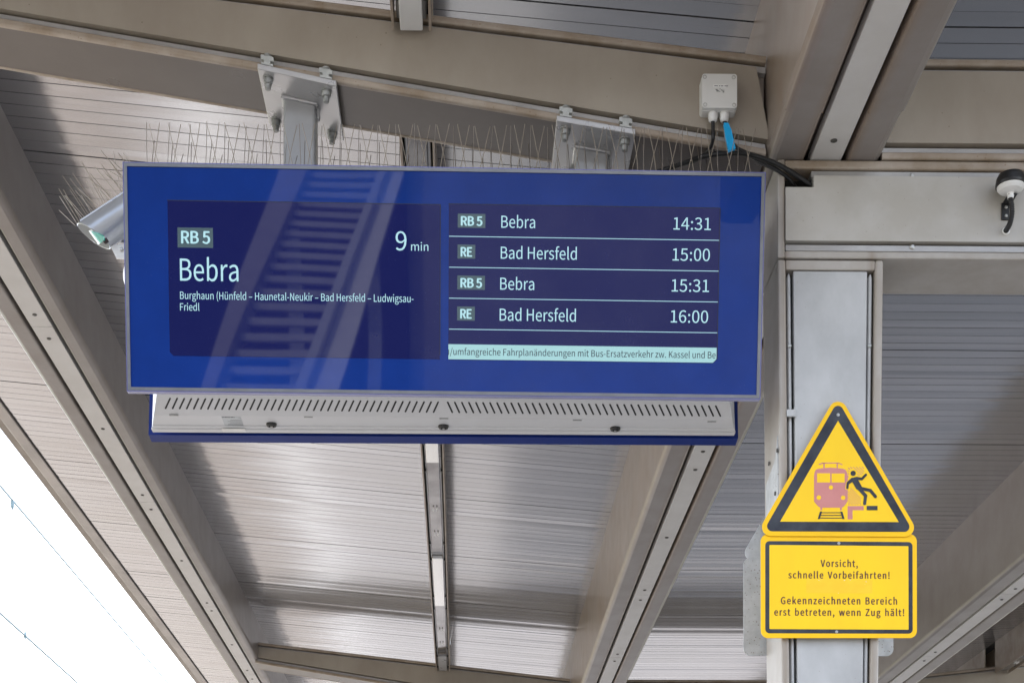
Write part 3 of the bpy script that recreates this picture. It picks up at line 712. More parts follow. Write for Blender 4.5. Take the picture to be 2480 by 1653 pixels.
# ------------------------------------------------------------------ board brackets
def bracket(corner_px, bolts_px, tube_px, label):
    (x0, ya), (x1, yb2) = corner_px          # front upper edge corners of the plate
    Yf = YA-.018; Yb = Yf+.25
    A, B = PY(x0, ya, Yf), PY(x1, yb2, Yf)
    slope = (B.z-A.z)/(B.x-A.x); th_ = .0145
    def Z(x): return A.z+slope*(x-A.x)
    t = thing('mounting_bracket', ((A.x+B.x)/2, (Yf+Yb)/2, Z((A.x+B.x)/2)), label, 'bracket', 'bolted brackets holding the departure board')
    v = [(A.x, Yf), (B.x, Yf), (B.x, Yb), (A.x, Yb)]
    MB().hexa([(x, y, Z(x)-th_) for x, y in v]+[(x, y, Z(x)) for x, y in v]).obj('top_plate', 'galv', t, .002)
    # tube
    tx0, tx1 = PY(tube_px[0], 300, YA+.1).x, PY(tube_px[1], 300, YA+.1).x
    ty0, ty1 = YA+.078, YA+.078+.075
    zlow = TL.z-.05
    MB().hexa([(tx0, ty0, zlow), (tx1, ty0, zlow), (tx1, ty1, zlow), (tx0, ty1, zlow)]+[(x, y, Z(x)-th_-.0005) for x, y in ((tx0, ty0), (tx1, ty0), (tx1, ty1), (tx0, ty1))]).obj('hanger_tube', 'tube', t, .008, seg=3)
    # weld seam round the tube
    wz = lambda x: Z(x)-th_-.003
    loop = [(tx0-.001, ty0-.001), (tx1+.001, ty0-.001), (tx1+.001, ty1+.001), (tx0-.001, ty1+.001), (tx0-.001, ty0-.001)]
    P = []
    for (xa_, ya_), (xb_, yb_) in zip(loop[:-1], loop[1:]):
        for k in range(14):
            f_ = k/14; x_ = xa_+(xb_-xa_)*f_; P.append((x_, ya_+(yb_-ya_)*f_, wz(x_)))
    P.append((loop[0][0], loop[0][1], wz(loop[0][0])))
    rr = random.Random(5)
    MB().tube(P, lambda i: .0045+rr.uniform(-.001, .001), 8).obj('weld_seam', 'galv', t)
    MB().box(tx1+.003, tx1+.009, ty0+.01, ty0+.022, Z(tx1)-th_-.036, Z(tx1)-th_-.006).obj('earthing_lug', 'tube', t, .001)
    for i, px in enumerate(bolts_px):
        yb_ = Yf+.030 if i < 2 else Yb-.030
        xx = PY(px, 300, yb_).x
        zt_ = Z(xx)-th_
        ax = Vector((slope*.4, 0, -1))
        bo = MB(); bo.lathe((xx, yb_, zt_), ax, [(0, .0145), (.003, .0145)], 24)
        bo.lathe((xx, yb_, zt_-.003), ax, [(0, .0115), (.0005, .0128), (.0125, .0128), (.014, .0112)], 6)
        bo.lathe((xx, yb_, zt_-.015), ax, [(0, .0078), (.014, .0078), (.0155, .0065)], 16)
        b_o = bo.obj('bolt', 'bolt', t)
        if i < 2:
            # clamp above the plate gripping the beam lip
            cw = .0165; z0 = Z(xx)+.0015
            cl = MB()
            y0c, y1c = Yf+.002, Yf+.0165
            prof = [(-cw*.92, 0), (cw*.92, 0), (cw*.92, .005), (cw*.48, .0055), (cw*.48, .0125), (cw, .0125), (cw, .023), (cw*.55, .0245), (-cw*.55, .0245), (-cw, .023), (-cw, .0125), (-cw*.48, .0125), (-cw*.48, .0055), (-cw*.92, .005)]
            sh = lambda x_, z_: (x_, z_+slope*x_)
            cl.loft([[(xx+sh(x_, z_)[0], yy, z0+sh(x_, z_)[1]) for x_, z_ in prof] for yy in (y0c, y1c)])
            co = cl.obj('beam_clamp', 'zinc', t, .001)
            MB().lathe((xx, (y0c+y1c)/2-.001, z0+.024), (0, 0, 1), [(0, .0105), (.004, .0105), (.0055, .009)], 18).obj('bolt_head', 'bolt', co)
    return t
bracket(((623.5, 153), (815, 195)), (650, 791, 669, 805), (688, 766), 'galvanised bracket on the left, its tube in full view above the board')
bracket(((1348, 279), (1539, 312)), (1369, 1513, 1388, 1520), (1393, 1472), 'galvanised bracket on the right, half hidden behind the top of the board')

# ------------------------------------------------------------------ bird spikes
def spike_strip(label, x0, x1, zb, yb, seed, group='bird spike strips on the board'):
    rr = random.Random(seed)
    t = thing('bird_spike_strip', ((x0+x1)/2, yb, zb), label, 'bird spikes', group)
    MB().box(x0, x1, yb-.011, yb+.011, zb, zb+.005).obj('base', 'galv', t, .001)
    n = int(round((x1-x0)/.0485)); dx = (x1-x0)/n
    def w_(x, y, lx, ly, h):
        a = Vector((x, y, zb+.004)); d = Vector((lx+rr.gauss(0, .022), ly+rr.gauss(0, .03), 1)).normalized()
        e = a+d*h*rr.uniform(.96, 1.0); b = rr.gauss(0, .0015)
        MB().tube([a, (a+e)/2+Vector((b, 0, 0)), e], .0009, 5).obj('spike', 'steel', t)
    for i in range(n):
        x = x0+dx*(i+.3)
        w_(x, yb, .0, -.02, .140)
        w_(x+.006, yb+.004, -.02, .45, .142)
        w_(x+dx*.5-.012, yb-.004, .24, -.28, .128)
        w_(x+dx*.5+.012, yb-.004, -.24, -.28, .128)
        if i % 2: w_(x+dx*.5, yb+.004, .05, .75, .135)
xs0, xs1 = PY(345, 400, 4.0).x, PY(1818, 400, 4.0).x
zbs = EYE+2.150
lbs = ('spike strip above the left screen, over the left board corner', 'spike strip left of the middle, reaching across the left bracket tube', 'spike strip right of the middle, in front of the dark arm underside', 'spike strip at the right end, in front of the black cables')
for i in range(4):
    a = xs0+(xs1-xs0)*i/4; b = xs0+(xs1-xs0)*(i+1)/4
    f_ = (i+.5)/4
    spike_strip(lbs[i], a+.001, b-.001, zbs-.0, 3.995, 11+i)

# ------------------------------------------------------------------ surveillance camera
YC = 4.15
def pc(px, py, Y=YC): return PY(px, py, Y)
c_front = (pc(188, 547)+pc(264, 597))/2; 
ax = (pc(300, 470)-pc(219, 523)).normalized(); ax = Vector((ax.x, .0, ax.z)).normalized()     # towards the rear
rad = .0455
tcam = thing('surveillance_camera', pc(300, 560), 'silver tube camera with a slanted hood and teal window, left of the board', 'camera')
u_ = (Vector((0, 0, 1))-ax*ax.z).normalized(); b_ = ax.cross(u_)
ctr = pc(227, 572)
N = 40
def cut(th_): return -.021*math.cos(th_)
ro, ri, rb2 = [], [], []
for k in range(N):
    th_ = 2*math.pi*k/N; d_ = u_*math.cos(th_)+b_*math.sin(th_)
    ro.append(ctr+d_*rad+ax*cut(th_)); ri.append(ctr+d_*(rad-.0028)+ax*cut(th_))
def ringat(r, h): return [ctr+(u_*math.cos(2*math.pi*k/N)+b_*math.sin(2*math.pi*k/N))*r+ax*h for k in range(N)]
hs = MB(); hs.loft([ri, ro], True, False, True); hs.loft([ro, ringat(rad, .20)], True, False, True); hs.loft([ringat(rad, .20), ringat(rad*.86, .225)], True, False, True)
hs.add(ringat(rad*.86, .225), [list(range(N))]).obj('housing', 'cam', tcam)
MB().loft([ri, ringat(rad-.0028, .085)], True, False, True).add(ringat(rad-.003, .085), [list(range(N))]).obj('hood_lining', 'camin', tcam)
# slanted teal window inside the hood
wpo = ctr-ax*.002
def wp(L_, h): return [PP(x, y, wpo+ax*h, ax) for x, y in L_]
TE = [(216.5, 559), (239, 591), (252, 583), (250, 573), (235, 565)]
MB().loft([wp(TE, 0), [q+ax*.003 for q in wp(TE, 0)]]).obj('window', 'teal', tcam)
RM = [(214.5, 559), (217.5, 558), (241.5, 590), (238, 592)]
MB().loft([wp(RM, -.002), [q+ax*.006 for q in wp(RM, -.002)]]).obj('window_rim', 'white', tcam)
lo = PP(253, 586, wpo, ax)
MB().lathe(lo+ax*.01, -ax, [(0, .006), (.010, .006), (.012, .0045), (.009, .003)], 20).obj('lens', 'lens', tcam)
p = [pc(283, 585, YC+.02), pc(301, 588, YC+.02), pc(312, 500, YC+.02), pc(296, 510, YC+.02)]
MB().loft([p, [q+Vector((0, .03, 0)) for q in p]]).obj('mount_arm', 'cam', tcam, .003)
p = [pc(268, 597, YC+.0), pc(276, 592, YC+.0), pc(322, 590, YC+.0), pc(322, 626, YC+.0), pc(282, 625, YC+.0)]
bp_ = MB().loft([p, [q+Vector((0, .006, 0)) for q in p]]).obj('mount_plate', 'white', tcam, .002)
q = pc(294.5, 604, YC-.002)
MB().lathe(q, (0, -1, 0), [(0, .005), (.003, .005), (.005, .003)], 12).obj('screw', 'screwb', bp_)
q = pc(347, 655, YC+.02)
MB().lathe(q+Vector((0, .03, 0)), (0, -1, 0), [(0, .06), (.012, .0575), (.03, .045), (.045, .022), (.05, .0)], 32).obj('dome', 'white', tcam)
MB().tube([pc(320, 600, YC+.03), pc(380, 600, YC+.03)], .012, 12).obj('mount_stub', 'cam', tcam)
# spikes on the camera housing
tks = thing('bird_spike_strip', ctr+u_*rad, 'short spike strip fixed along the top of the silver camera', 'bird spikes', 'bird spike strips on the board')
top = ctr+u_*(rad+.001)
hb = [top+ax*a_+b_*s_*.010+u_*h_ for a_, s_, h_ in ((-.008, -1, -.001), (-.008, 1, -.001), (.20, 1, -.001), (.20, -1, -.001), (-.008, -1, .004), (-.008, 1, .004), (.20, 1, .004), (.20, -1, .004))]
MB().hexa(hb).obj('base', 'galv', tks)
rr = random.Random(21)
for i in range(34):
    a_ = -.028+.225*(i+.5)/34
    o_ = top+ax*a_+u_*.003
    side = (i % 4-1.5)*.28
    d_ = (u_*.8+Vector((0, 0, .35))-ax*(.30+rr.gauss(0, .16))+b_*side+Vector((rr.gauss(0, .1), 0, rr.gauss(0, .05)))).normalized()
    e = o_+d_*rr.uniform(.075, .115)
    MB().tube([o_, (o_+e)/2, e], .0008, 5).obj('spike', 'steel', tks)

# ------------------------------------------------------------------ junction box and cables
Yj = YA-.044
tj = thing('junction_box', PY(1741, 275, YA-.02), 'light grey square junction box with two cable glands, on the arm beside the main beam', 'junction box')
A, B = PY(1700.5, 261, Yj), PY(1785, 179.5, Yj)
pts = rrect(A.x, B.x, A.z, B.z, .007)
OX, OZ = Vector((1, 0, 0)), Vector((0, 0, 1)); OY = Vector((0, 1, 0))
MB().slab([(x+.0015*0, z) for x, z in rrect(A.x-.001, B.x+.001, A.z-.001, B.z, .008)], Vector((0, Yj, 0)), OX, OZ, OY, .0125, .0415).obj('box_body', 'boxgrey', tj, .0015)
MB().slab(pts, Vector((0, Yj, 0)), OX, OZ, OY, 0, .012).obj('lid', 'boxgrey', tj, .002)
for px, py in ((1707, 186), (1777, 187), (1708, 253), (1778, 254)):
    q = PY(px, py, Yj-.001)
    MB().lathe((q.x, Yj+.0005, q.z), (0, -1, 0), [(0, .0052), (.0012, .0052), (.0012, .0035), (.0002, .003)], 14).obj('lid_screw', 'screwb', tj)
a, b = PY(1727, 212, Yj), PY(1759, 205, Yj)
st = MB().box(a.x, b.x, Yj-.0006, Yj+.0002, a.z, b.z).obj('label', 'white', tj)
mk = MB(); x = a.x+.003
for wd, gp in ((.009, .003), (.003, .002), (.006, .003), (.009, .002)):
    mk.box(x, x+wd, Yj-.0010, Yj-.0007, a.z+.0028, a.z+.0042); x += wd+gp
mk.obj('label_print', 'lcddark', st)
mk = MB()
for px, py, w_, h_ in ((1733, 216, 5, 3), (1737, 219, 4, 3), (1743, 215, 2, 2), (1741, 221, 3, 1.5), (1747, 217, 2, 3), (1750, 221, 4, 3.5), (1752, 218, 2, 2), (1735, 218, 2, 4), (1748, 219, 3, 1.5)):
    q0, q1 = PY(px, py, Yj), PY(px+w_, py+h_, Yj)
    mk.box(q0.x, q1.x, Yj-.0006, Yj+.0002, q1.z, q0.z)
mk.obj('printed_mark', 'bolt', tj)
Yg = YA-.022
for px in (1726.5, 1754):
    q = PY(px, 271, Yg)
    gl = MB().lathe((q.x, Yg, q.z), (0, 0, -1), [(0, .0115), (.004, .0115), (.0045, .0128)], 20)
    gl.lathe((q.x, Yg, q.z-.0045), (0, 0, -1), [(0, .0125), (.012, .0125)], 6).lathe((q.x, Yg, q.z-.0165), (0, 0, -1), [(0, .0115), (.006, .0108), (.010, .0075)], 20)
    gl.obj('cable_gland', 'white', tj)
def z8(zx, zy): return 1660+zx/4.9, 150+zy/4.9
def cpts(L_): return catmull([PY(*z8(a, b), Y) for a, b, Y in L_], 10)
def cable(name, L_, r, label, m='black'):
    P = cpts(L_); o = MB().tube(P, r, 12).obj(name, m); tag(o, label, 'cable'); return o
cable('power_cable', [(325, 690, Yg), (327, 800, Yg-.004), (328, 900, Yg-.006), (305, 1000, YA-.004), (240, 1090, YA+.03), (120, 1170, YA+.05), (-60, 1225, YA+.06), (-300, 1300, YA+.07)],   .0050, 'black cable dropping from the left gland of the junction box')
cb = cable('taped_cable', [(460, 705, Yg), (490, 760, Yg-.004), (530, 900, Yg-.012), (570, 985, YA-.016), (640, 1040, YA-.014), (730, 1078, YA-.012)], .0050, 'black cable wrapped in bright blue tape below the junction box')
tp_ = [(455, 722), (508, 722), (545, 800), (596, 1025), (515, 1052), (470, 880)]
P2 = [PY(*z8(*q), Yg-.021-.004*(i in (3, 4))) for i, q in enumerate(tp_)]
tap = MB().loft([P2, [q+Vector((0, .010, 0)) for q in P2]]).obj('tape_wrap', 'tape', cb, .002)
P = cpts([(-420, 1330, YA+.06), (-250, 1280, YA+.055), (0, 1197, YA+.04), (130, 1150, YA+.03), (260, 1112, YA+.012), (400, 1092, YA-.008), (560, 1086, YA-.018), (720, 1092, YA-.022), (860, 1125, YA-.026), (1000, 1175, YA-.026), (1130, 1235, YA-.022), (1260, 1310, YA-.016), (1390, 1395, YA+.0), (1490, 1465, YA+.02), (1560, 1520, YA+.04)])
def dense(P, n):
    out = []
    for a, b in zip(P[:-1], P[1:]):
        for k in range(n): out.append(a+(b-a)*k/n)
    return out+[P[-1]]
P = dense(P, 5)
cc = MB().tube(P, lambda i: .0068 if (i//2) % 2 else .0052, 12).obj('corrugated_conduit', 'black'); tag(cc, 'black corrugated conduit curving over the board corner into the head beam', 'conduit')
cable('smooth_cable', [(735, 1100, YA-.012), (860, 1160, YA-.014), (980, 1222, YA-.012), (1100, 1290, YA-.008), (1210, 1370, YA+.005), (1280, 1450, YA+.02), (1330, 1520, YA+.045)], .0050, 'smooth black cable running just below the corrugated conduit into the cut-out')

cable('thin_cable', [(640, 1062, YA-.006), (760, 1118, YA-.006), (900, 1205, YA-.004), (1040, 1272, YA), (1170, 1345, YA+.012), (1260, 1420, YA+.03), (1310, 1500, YA+.05)], .0035, 'thin black cable lowest in the bundle entering the cut-out')
# ------------------------------------------------------------------ round antenna on the head beam
ta_ = thing('antenna', PY(2443, 470, YA-.045), 'small round antenna with black cap and white base at the right edge', 'antenna')
Yn = YA-.050
q = PY(2447.5, 452, Yn); X_, Z_ = q.x, q.z
MB().lathe((X_, Yn, Z_), (0, 0, 1), [(0, .0365), (.006, .0375), (.020, .0355), (.029, .031), (.033, .02), (.034, 0)], 40).obj('cap', 'black', ta_)
MB().lathe((X_, Yn, Z_-.0005), (0, 0, -1), [(0, .0340), (.004, .0335), (.011, .028), (.015, .018), (.0165, .0085), (.030, .0078)], 40).obj('base', 'white', ta_)
a, b = PY(2425, 533, YA-.006), PY(2444, 492, YA-.006)
mp_ = MB().box(a.x, b.x, YA-.0085, YA-.0045, a.z, b.z).box(a.x+.002, b.x+.004, Yn-.006, YA-.0086, b.z-.004, b.z).obj('mount_plate', 'black', ta_, .001)
for py in (502, 523):
    q = PY(2436.5, py, YA-.0085)
    MB().lathe((q.x, YA-.0085, q.z), (0, -1, 0), [(0, .004), (.002, .004), (.003, .002)], 12).obj('screw', 'screwb', mp_)
P = dense(catmull([Vector((X_, Yn, Z_-.028)), PY(2451, 512, YA-.045), PY(2447, 538, YA-.034), PY(2438, 556, YA-.014), PY(2433, 561, YA+.01)], 8), 4)
MB().tube(P, lambda i: .0070 if (i//2) % 2 else .0056, 10).obj('hose', 'black', ta_)
q = PY(2436.5, 559, YA-.004)
MB().lathe((q.x, YA-.0045, q.z), (0, -1, 0), [(0, .0105), (.002, .0100), (.003, .0085)], 20).obj('grommet', 'white', ta_)

# ------------------------------------------------------------------ warning signs
YS = YA-.012
def s7(zx, zy): return 1600+zx/2.6, 1050+zy/2.6
o_s = Vector((0, YS, 0)); nS = Vector((0, -1, 0))
def S(px, py): q = PY(px, py, YS); return (q.x, q.z)
def round_poly(P, r, n=8):
    out = []; P = [Vector(p) for p in P]; m = len(P)
    for i in range(m):
        p, a, b = P[i], P[i-1], P[(i+1) % m]
        u, v = (a-p).normalized(), (b-p).normalized(); ang = u.angle(v); t = r/math.tan(ang/2)
        c = p+(u+v).normalized()*(r/math.sin(ang/2))
        s0 = p+u*t-c; s1_ = p+v*t-c
        a0_ = math.atan2(s0.y, s0.x); da = (math.atan2(s1_.y, s1_.x)-a0_+math.pi) % (2*math.pi)-math.pi
        for k in range(n+1): out.append((c.x+r*math.cos(a0_+da*k/n), c.y+r*math.sin(a0_+da*k/n)))
    return out
def tri_sign(name, label, Y, flip=False):
    t = thing(name, Vector((S(2028.5, 1298)[0], Y, S(2028.5, 1298)[1])), label, 'sign')
    return t
def sslab(t, name, P, d0, d1, m, par=None, bev=0.0):
    return MB().slab([tuple(p) for p in P], o_s, OX, OZ, nS, d0, d1).obj(name, m, par or t, bev)
def spx(L_): return [S(*p) for p in L_]
def z7(L_): return [S(*s7(*p)) for p in L_]
ts = thing('warning_sign', Vector((S(2028.5, 1298)[0], YS, S(2028.5, 1298)[1])), 'yellow triangular warning sign with a train and a falling figure, on the post', 'sign')
tri_o = round_poly(spx([(1829, 1297.5), (2229, 1299.5), (2028.8, 951)]), .0235)
sslab(ts, 'plate', tri_o, 0, .003, 'yellow', bev=.0005)
tri_b = round_poly(spx([(1848, 1286.5), (2211, 1288), (2028.8, 970.5)]), .0135)
sslab(ts, 'black_border', tri_b, .003, .0034, 'sblack')
tri_i = spx([(1888.5, 1263.3), (2175.8, 1264.3), (2028.8, 1019.5)])
inn = sslab(ts, 'inner_field', tri_i, .0034, .0038, 'yellow2')
def zz(L_): return [S(1950+x/8.71, 1100+y/8.71) for x, y in L_]     # detail crop 8.71x
d_a, d_b, d_c, d_d = .0038, .0041, .0042, .0045
body = [(180, 470), (190, 390), (215, 335), (260, 312), (400, 295), (530, 287), (660, 295), (800, 312), (845, 335), (875, 390), (892, 470), (890, 990), (850, 1050), (800, 1110), (765, 1128), (310, 1128), (265, 1100), (180, 1000)]
tr_o = sslab(ts, 'train_symbol', zz(body), d_a, d_b, 'spink')
mbp = MB(); mpe = MB(); mpt = MB()
for L_ in ([(375, 190), (405, 190), (405, 300), (378, 300)], [(655, 190), (682, 190), (682, 305), (658, 305)], [(355, 178), (700, 178), (700, 200), (355, 200)],
           [(355, 178), (362, 200), (292, 232), (276, 212)], [(700, 178), (784, 220), (772, 236), (694, 200)],
           [(312, 1120), (355, 1120), (350, 1182), (312, 1182)], [(725, 1120), (768, 1120), (766, 1184), (728, 1184)],
           [(888, 1094), (1226, 1094), (1226, 1182), (888, 1182)], [(888, 1182), (992, 1182), (992, 1376), (888, 1376)]):
    (mpe if L_[0][0] == 888 else mpt).slab(zz(L_), o_s, OX, OZ, nS, d_a, d_b-.0001)
mpe.obj('platform_edge_symbol', 'spink', ts); mpt.obj('pantograph_and_buffers', 'spink', tr_o)
def hatch(x0, y0, x1, y1, w_=13):
    d_ = Vector((x1-x0, y1-y0)).normalized(); nn = Vector((-d_.y, d_.x))*w_/2
    return [(x0+nn.x, y0+nn.y), (x1+nn.x, y1+nn.y), (x1-nn.x, y1-nn.y), (x0-nn.x, y0-nn.y)]
for h in ((895, 285, 940, 330), (945, 272, 985, 310), (1005, 270, 1180, 440), (1068, 270, 1210, 412), (1132, 270, 1235, 375), (1195, 270, 1232, 310), (1090, 420, 1140, 465), (890, 348, 922, 370), (890, 405, 915, 428), (893, 462, 915, 488),
          (950, 718, 1170, 938), (932, 765, 1172, 1000), (890, 785, 1172, 1065), (892, 850, 1112, 1068), (893, 918, 1055, 1068), (893, 980, 992, 1068), (900, 1040, 930, 1066)):
    mbp.slab(zz(hatch(*h)), o_s, OX, OZ, nS, d_a, d_b-.0001)
mbp.obj('hatching', 'spink', ts)
mby = MB()
for r_ in ((244, 520, 406, 600), (550, 824, 410, 600)):
    x0, x1, y0, y1 = r_; MB().slab(zz([(x0, y0), (x1, y0), (x1, y1), (x0, y1)]), o_s, OX, OZ, nS, d_b, d_b+.0002).obj('train_window', 'yellow2', tr_o)
def circ(cx, cy, r, n=28): return [(cx+r*math.cos(2*math.pi*k/n), cy+r*math.sin(2*math.pi*k/n)) for k in range(n)]
for c_ in ((537, 704, 44), (281, 918, 48), (793, 921, 46)): MB().slab(zz(circ(*c_)), o_s, OX, OZ, nS, d_b, d_b+.0002).obj('train_light', 'yellow2', tr_o)
# yellow halo where the figure's arm crosses the train
def capsule(x0, y0, x1, y1, r, n=8):
    a = math.atan2(y1-y0, x1-x0)
    return [(x1+r*math.cos(a-math.pi/2+math.pi*k/n), y1+r*math.sin(a-math.pi/2+math.pi*k/n)) for k in range(n+1)]+[(x0+r*math.cos(a+math.pi/2+math.pi*k/n), y0+r*math.sin(a+math.pi/2+math.pi*k/n)) for k in range(n+1)]
mby.slab(zz(capsule(880, 715, 895, 610, 42)), o_s, OX, OZ, nS, d_b, d_b+.0002)
mby.obj('arm_outline', 'yellow2', tr_o)
mbk = MB()
k0, k1 = d_c+.0004, d_d+.0004
man = [[(905, 600), (1000, 500), (1075, 480), (1195, 500), (1185, 555), (1110, 548), (1185, 690), (1210, 760), (1180, 800), (1070, 740), (985, 590), (915, 640)]]
for L_ in man: mbk.slab(zz(L_), o_s, OX, OZ, nS, k0, k1)
dd_ = 0
for c_ in ((880, 715, 890, 615, 25), (890, 615, 985, 525, 27), (1185, 528, 1270, 440, 26), (1130, 730, 1265, 880, 36), (1265, 880, 1245, 1045, 32), (1170, 725, 1365, 768, 33), (1365, 768, 1472, 898, 33), (1085, 520, 1185, 527, 27)):
    dd_ += 1
    mbk.slab(zz(capsule(*c_)), o_s, OX, OZ, nS, k0-.00002*dd_, k1+.00002*dd_)
mbk.slab(zz(circ(1003, 408, 55)), o_s, OX, OZ, nS, k0, k1)
mbk.obj('falling_figure', 'sblack', ts)
MB().slab(zz([(1290, 1094), (1515, 1094), (1515, 1182), (1290, 1182)]), o_s, OX, OZ, nS, k0, k1).obj('platform_block_symbol', 'sblack', ts)
mbk = MB()
for L_ in ([(305, 1212), (350, 1212), (300, 1368), (258, 1368)], [(732, 1212), (775, 1212), (824, 1368), (778, 1368)], [(340, 1228), (740, 1228), (740, 1244), (340, 1244)], [(325, 1284), (752, 1284), (752, 1300), (325, 1300)], [(308, 1340), (772, 1340), (772, 1356), (308, 1356)]):
    mbk.slab(zz(L_), o_s, OX, OZ, nS, k0-.0003, k1-.0003)
mbk.obj('track_symbol', 'sblack', ts)
q = S(2028.7, 1005.5)
MB().lathe((q[0], YS-.0034, q[1]), (0, -1, 0), [(0, .0042), (.0015, .0042), (.002, .002)], 14).obj('rivet', 'bolt', ts)

tr2 = thing('information_plate', Vector((S(2031, 1545)[0], YS, S(2031, 1545)[1])), 'yellow rectangular plate with four lines of German warning text, under the triangle', 'sign')
PL = spx([(1842, 1300.5), (2220.5, 1301.5), (2221.5, 1544), (1843, 1543)])
def sl2(name, P, d0, d1, m, r): return MB().slab(round_poly(P, r), o_s, OX, OZ, nS, d0, d1).obj(name, m, tr2)
sl2('plate', spx([(1842.5, 1292), (2220.5, 1292), (2221, 1543.5), (1843, 1543.5)]), -.0035, -.0005, 'yellow', .019)
bb = spx([(1853.5, 1309), (2210, 1311.5), (2210.5, 1533), (1853.5, 1532)])
sl2('black_border', bb, -.0005, -.0001, 'sblack', .011)
ii = spx([(1863.5, 1318.5), (2200, 1321.5), (2200.5, 1523.5), (1863.5, 1522)])
sl2('inner_field', ii, -.0001, .0003, 'yellow2', .002)
sslab(tr2, 'sticker_residue', spx([(1953, 1401.5), (2113, 1403.5), (2112, 1436), (1952.5, 1434.5)]), .0003, .0004, 'residue')
rs = MB(); rr = random.Random(9)
for px, py in ((1985, 1404), (2045, 1405), (2030, 1436), (2095, 1413), (2098, 1408), (1990, 1402), (2060, 1404)):
    rs.slab(spx([(px+rr.uniform(-3, 3), py+rr.uniform(-1.5, 1.5)) for _ in range(3)]), o_s, OX, OZ, nS, .0004, .0006)
rs.obj('paper_scraps', 'white', tr2)
tx = MB()
for body_, x0, x1, yb_, yc_, wd in (('Vorsicht,', 1008, 1240, 836, 793, 1.0), ('schnelle Vorbeifahrten!', 805, 1440, 908, 866, 1.5), ('Gekennzeichneten Bereich', 758, 1487, 1070, 1026, 1.25), ('erst betreten, wenn Zug hält!', 716, 1532, 1142, 1099, 1.35)):
    a = S(*s7(x0, yb_)); b = S(*s7(x1, yb_)); c = S(*s7(x0, yc_))
    put_text(tx, body_, a[0], b[0], a[1], c[1]-a[1], o_s, OX, OZ, nS, .0007, .0006, 1.10, wd)
tx.obj('lettering', 'sbrown', tr2)
for px, py in ((2031.5, 1315), (2026, 1529)):
    q = S(px, py); MB().lathe((q[0], YS, q[1]), (0, -1, 0), [(-.0005, .0038), (.0012, .0038), (.0018, .002)], 14).obj('rivet', 'bolt', tr2)
# the matching signs on the far face of the post, seen from their bare backs
YB_ = YA+.2
kx = lambda px, py: (PY(px, py, YB_+.012).x, PY(px, py, YB_+.012).z)
oB = Vector((0, YB_, 0)); nB = Vector((0, 1, 0))
t3 = thing('warning_sign', Vector((1.0, YB_+.01, PY(1980, 1345, YB_).z)), 'bare speckled back of a triangular sign, peeping out left behind the post', 'sign')
xa3, xb3 = PY(1800, 1500, YB_+.012).x, PY(2163, 1500, YB_+.012).x
w3 = xb3-xa3; zbo = PY(1900, 1587, YB_+.012).z
h3 = S(0, 1292)[1]-S(0, 1543.5)[1]
zt3 = zbo+h3-.008
MB().slab(round_poly([(xa3-.012, zt3), (xb3+.012, zt3), ((xa3+xb3)/2, zt3+(w3+.024)*.866)], .0235), oB, OX, OZ, nB, .0125, .0155).obj('plate', 'signback', t3)
t4 = thing('information_plate', Vector(((xa3+xb3)/2, YB_+.01, zbo)), 'bare speckled grey back of a rectangular plate behind the post', 'sign')
MB().slab(rrect(xa3, xb3, zbo, zbo+h3, .019), oB, OX, OZ, nB, .009, .012).obj('plate', 'signback', t4)
MB().box((xa3+xb3)/2-.1, (xa3+xb3)/2+.1, YB_+.001, YB_+.0088, zbo+.05, zbo+.08).obj('mount_rail', 'galv', t4)
q0, q1 = PY(1840, 1567, YB_+.0085), PY(1850, 1551, YB_+.0085)
MB().box(q0.x, q1.x, YB_+.0082, YB_+.0089, q0.z, q1.z).obj('sticker', 'stick', t4)

# ------------------------------------------------------------------ overhead line
wx, zc1_, zc2_ = -4.30, 3.86, 5.10
def wpath(px, py, z, n=2):
    d_ = ray(px, py); q = d_*(z/d_.z)+EV; return q
q1_ = wpath(95, 1569, zc1_); q2_ = wpath(40, 1222, zc2_)
for q, nm, lb_, r_ in ((q1_, 'contact_wire', 'thin lower overhead wire against the white sky at the bottom left', .010), (q2_, 'messenger_wire', 'thin upper overhead wire with a dropper fitting, left edge of the sky', .0095)):
    o = MB().tube([(q.x, -20, q.z), (q.x, 90, q.z)], r_, 6).obj(nm, 'wire'); tag(o, lb_, 'overhead wire')
    if nm == 'messenger_wire':
        for i, px in enumerate((30,)):
            d_ = ray(30, 1208); yy = d_.y*(q.x/d_.x)
            dr = MB().tube([(q.x, yy, q.z), (q1_.x+(q.x-q1_.x)*.1, yy, q1_.z+.03)], .002, 6).obj('dropper', 'wire', o)
            MB().lathe((q.x, yy, q.z-.09), (0, 0, 1), [(0, .008), (.03, .018), (.08, .018), (.1, .008)], 10).obj('dropper_clamp', 'wire', o)
    else:
        d_ = ray(61, 1535); yy = d_.y*(q.x/d_.x)
        MB().lathe((q.x, yy, q.z-.03), (0, 0, 1), [(0, .008), (.03, .018), (.07, .008)], 10).obj('dropper_clamp', 'wire', o)

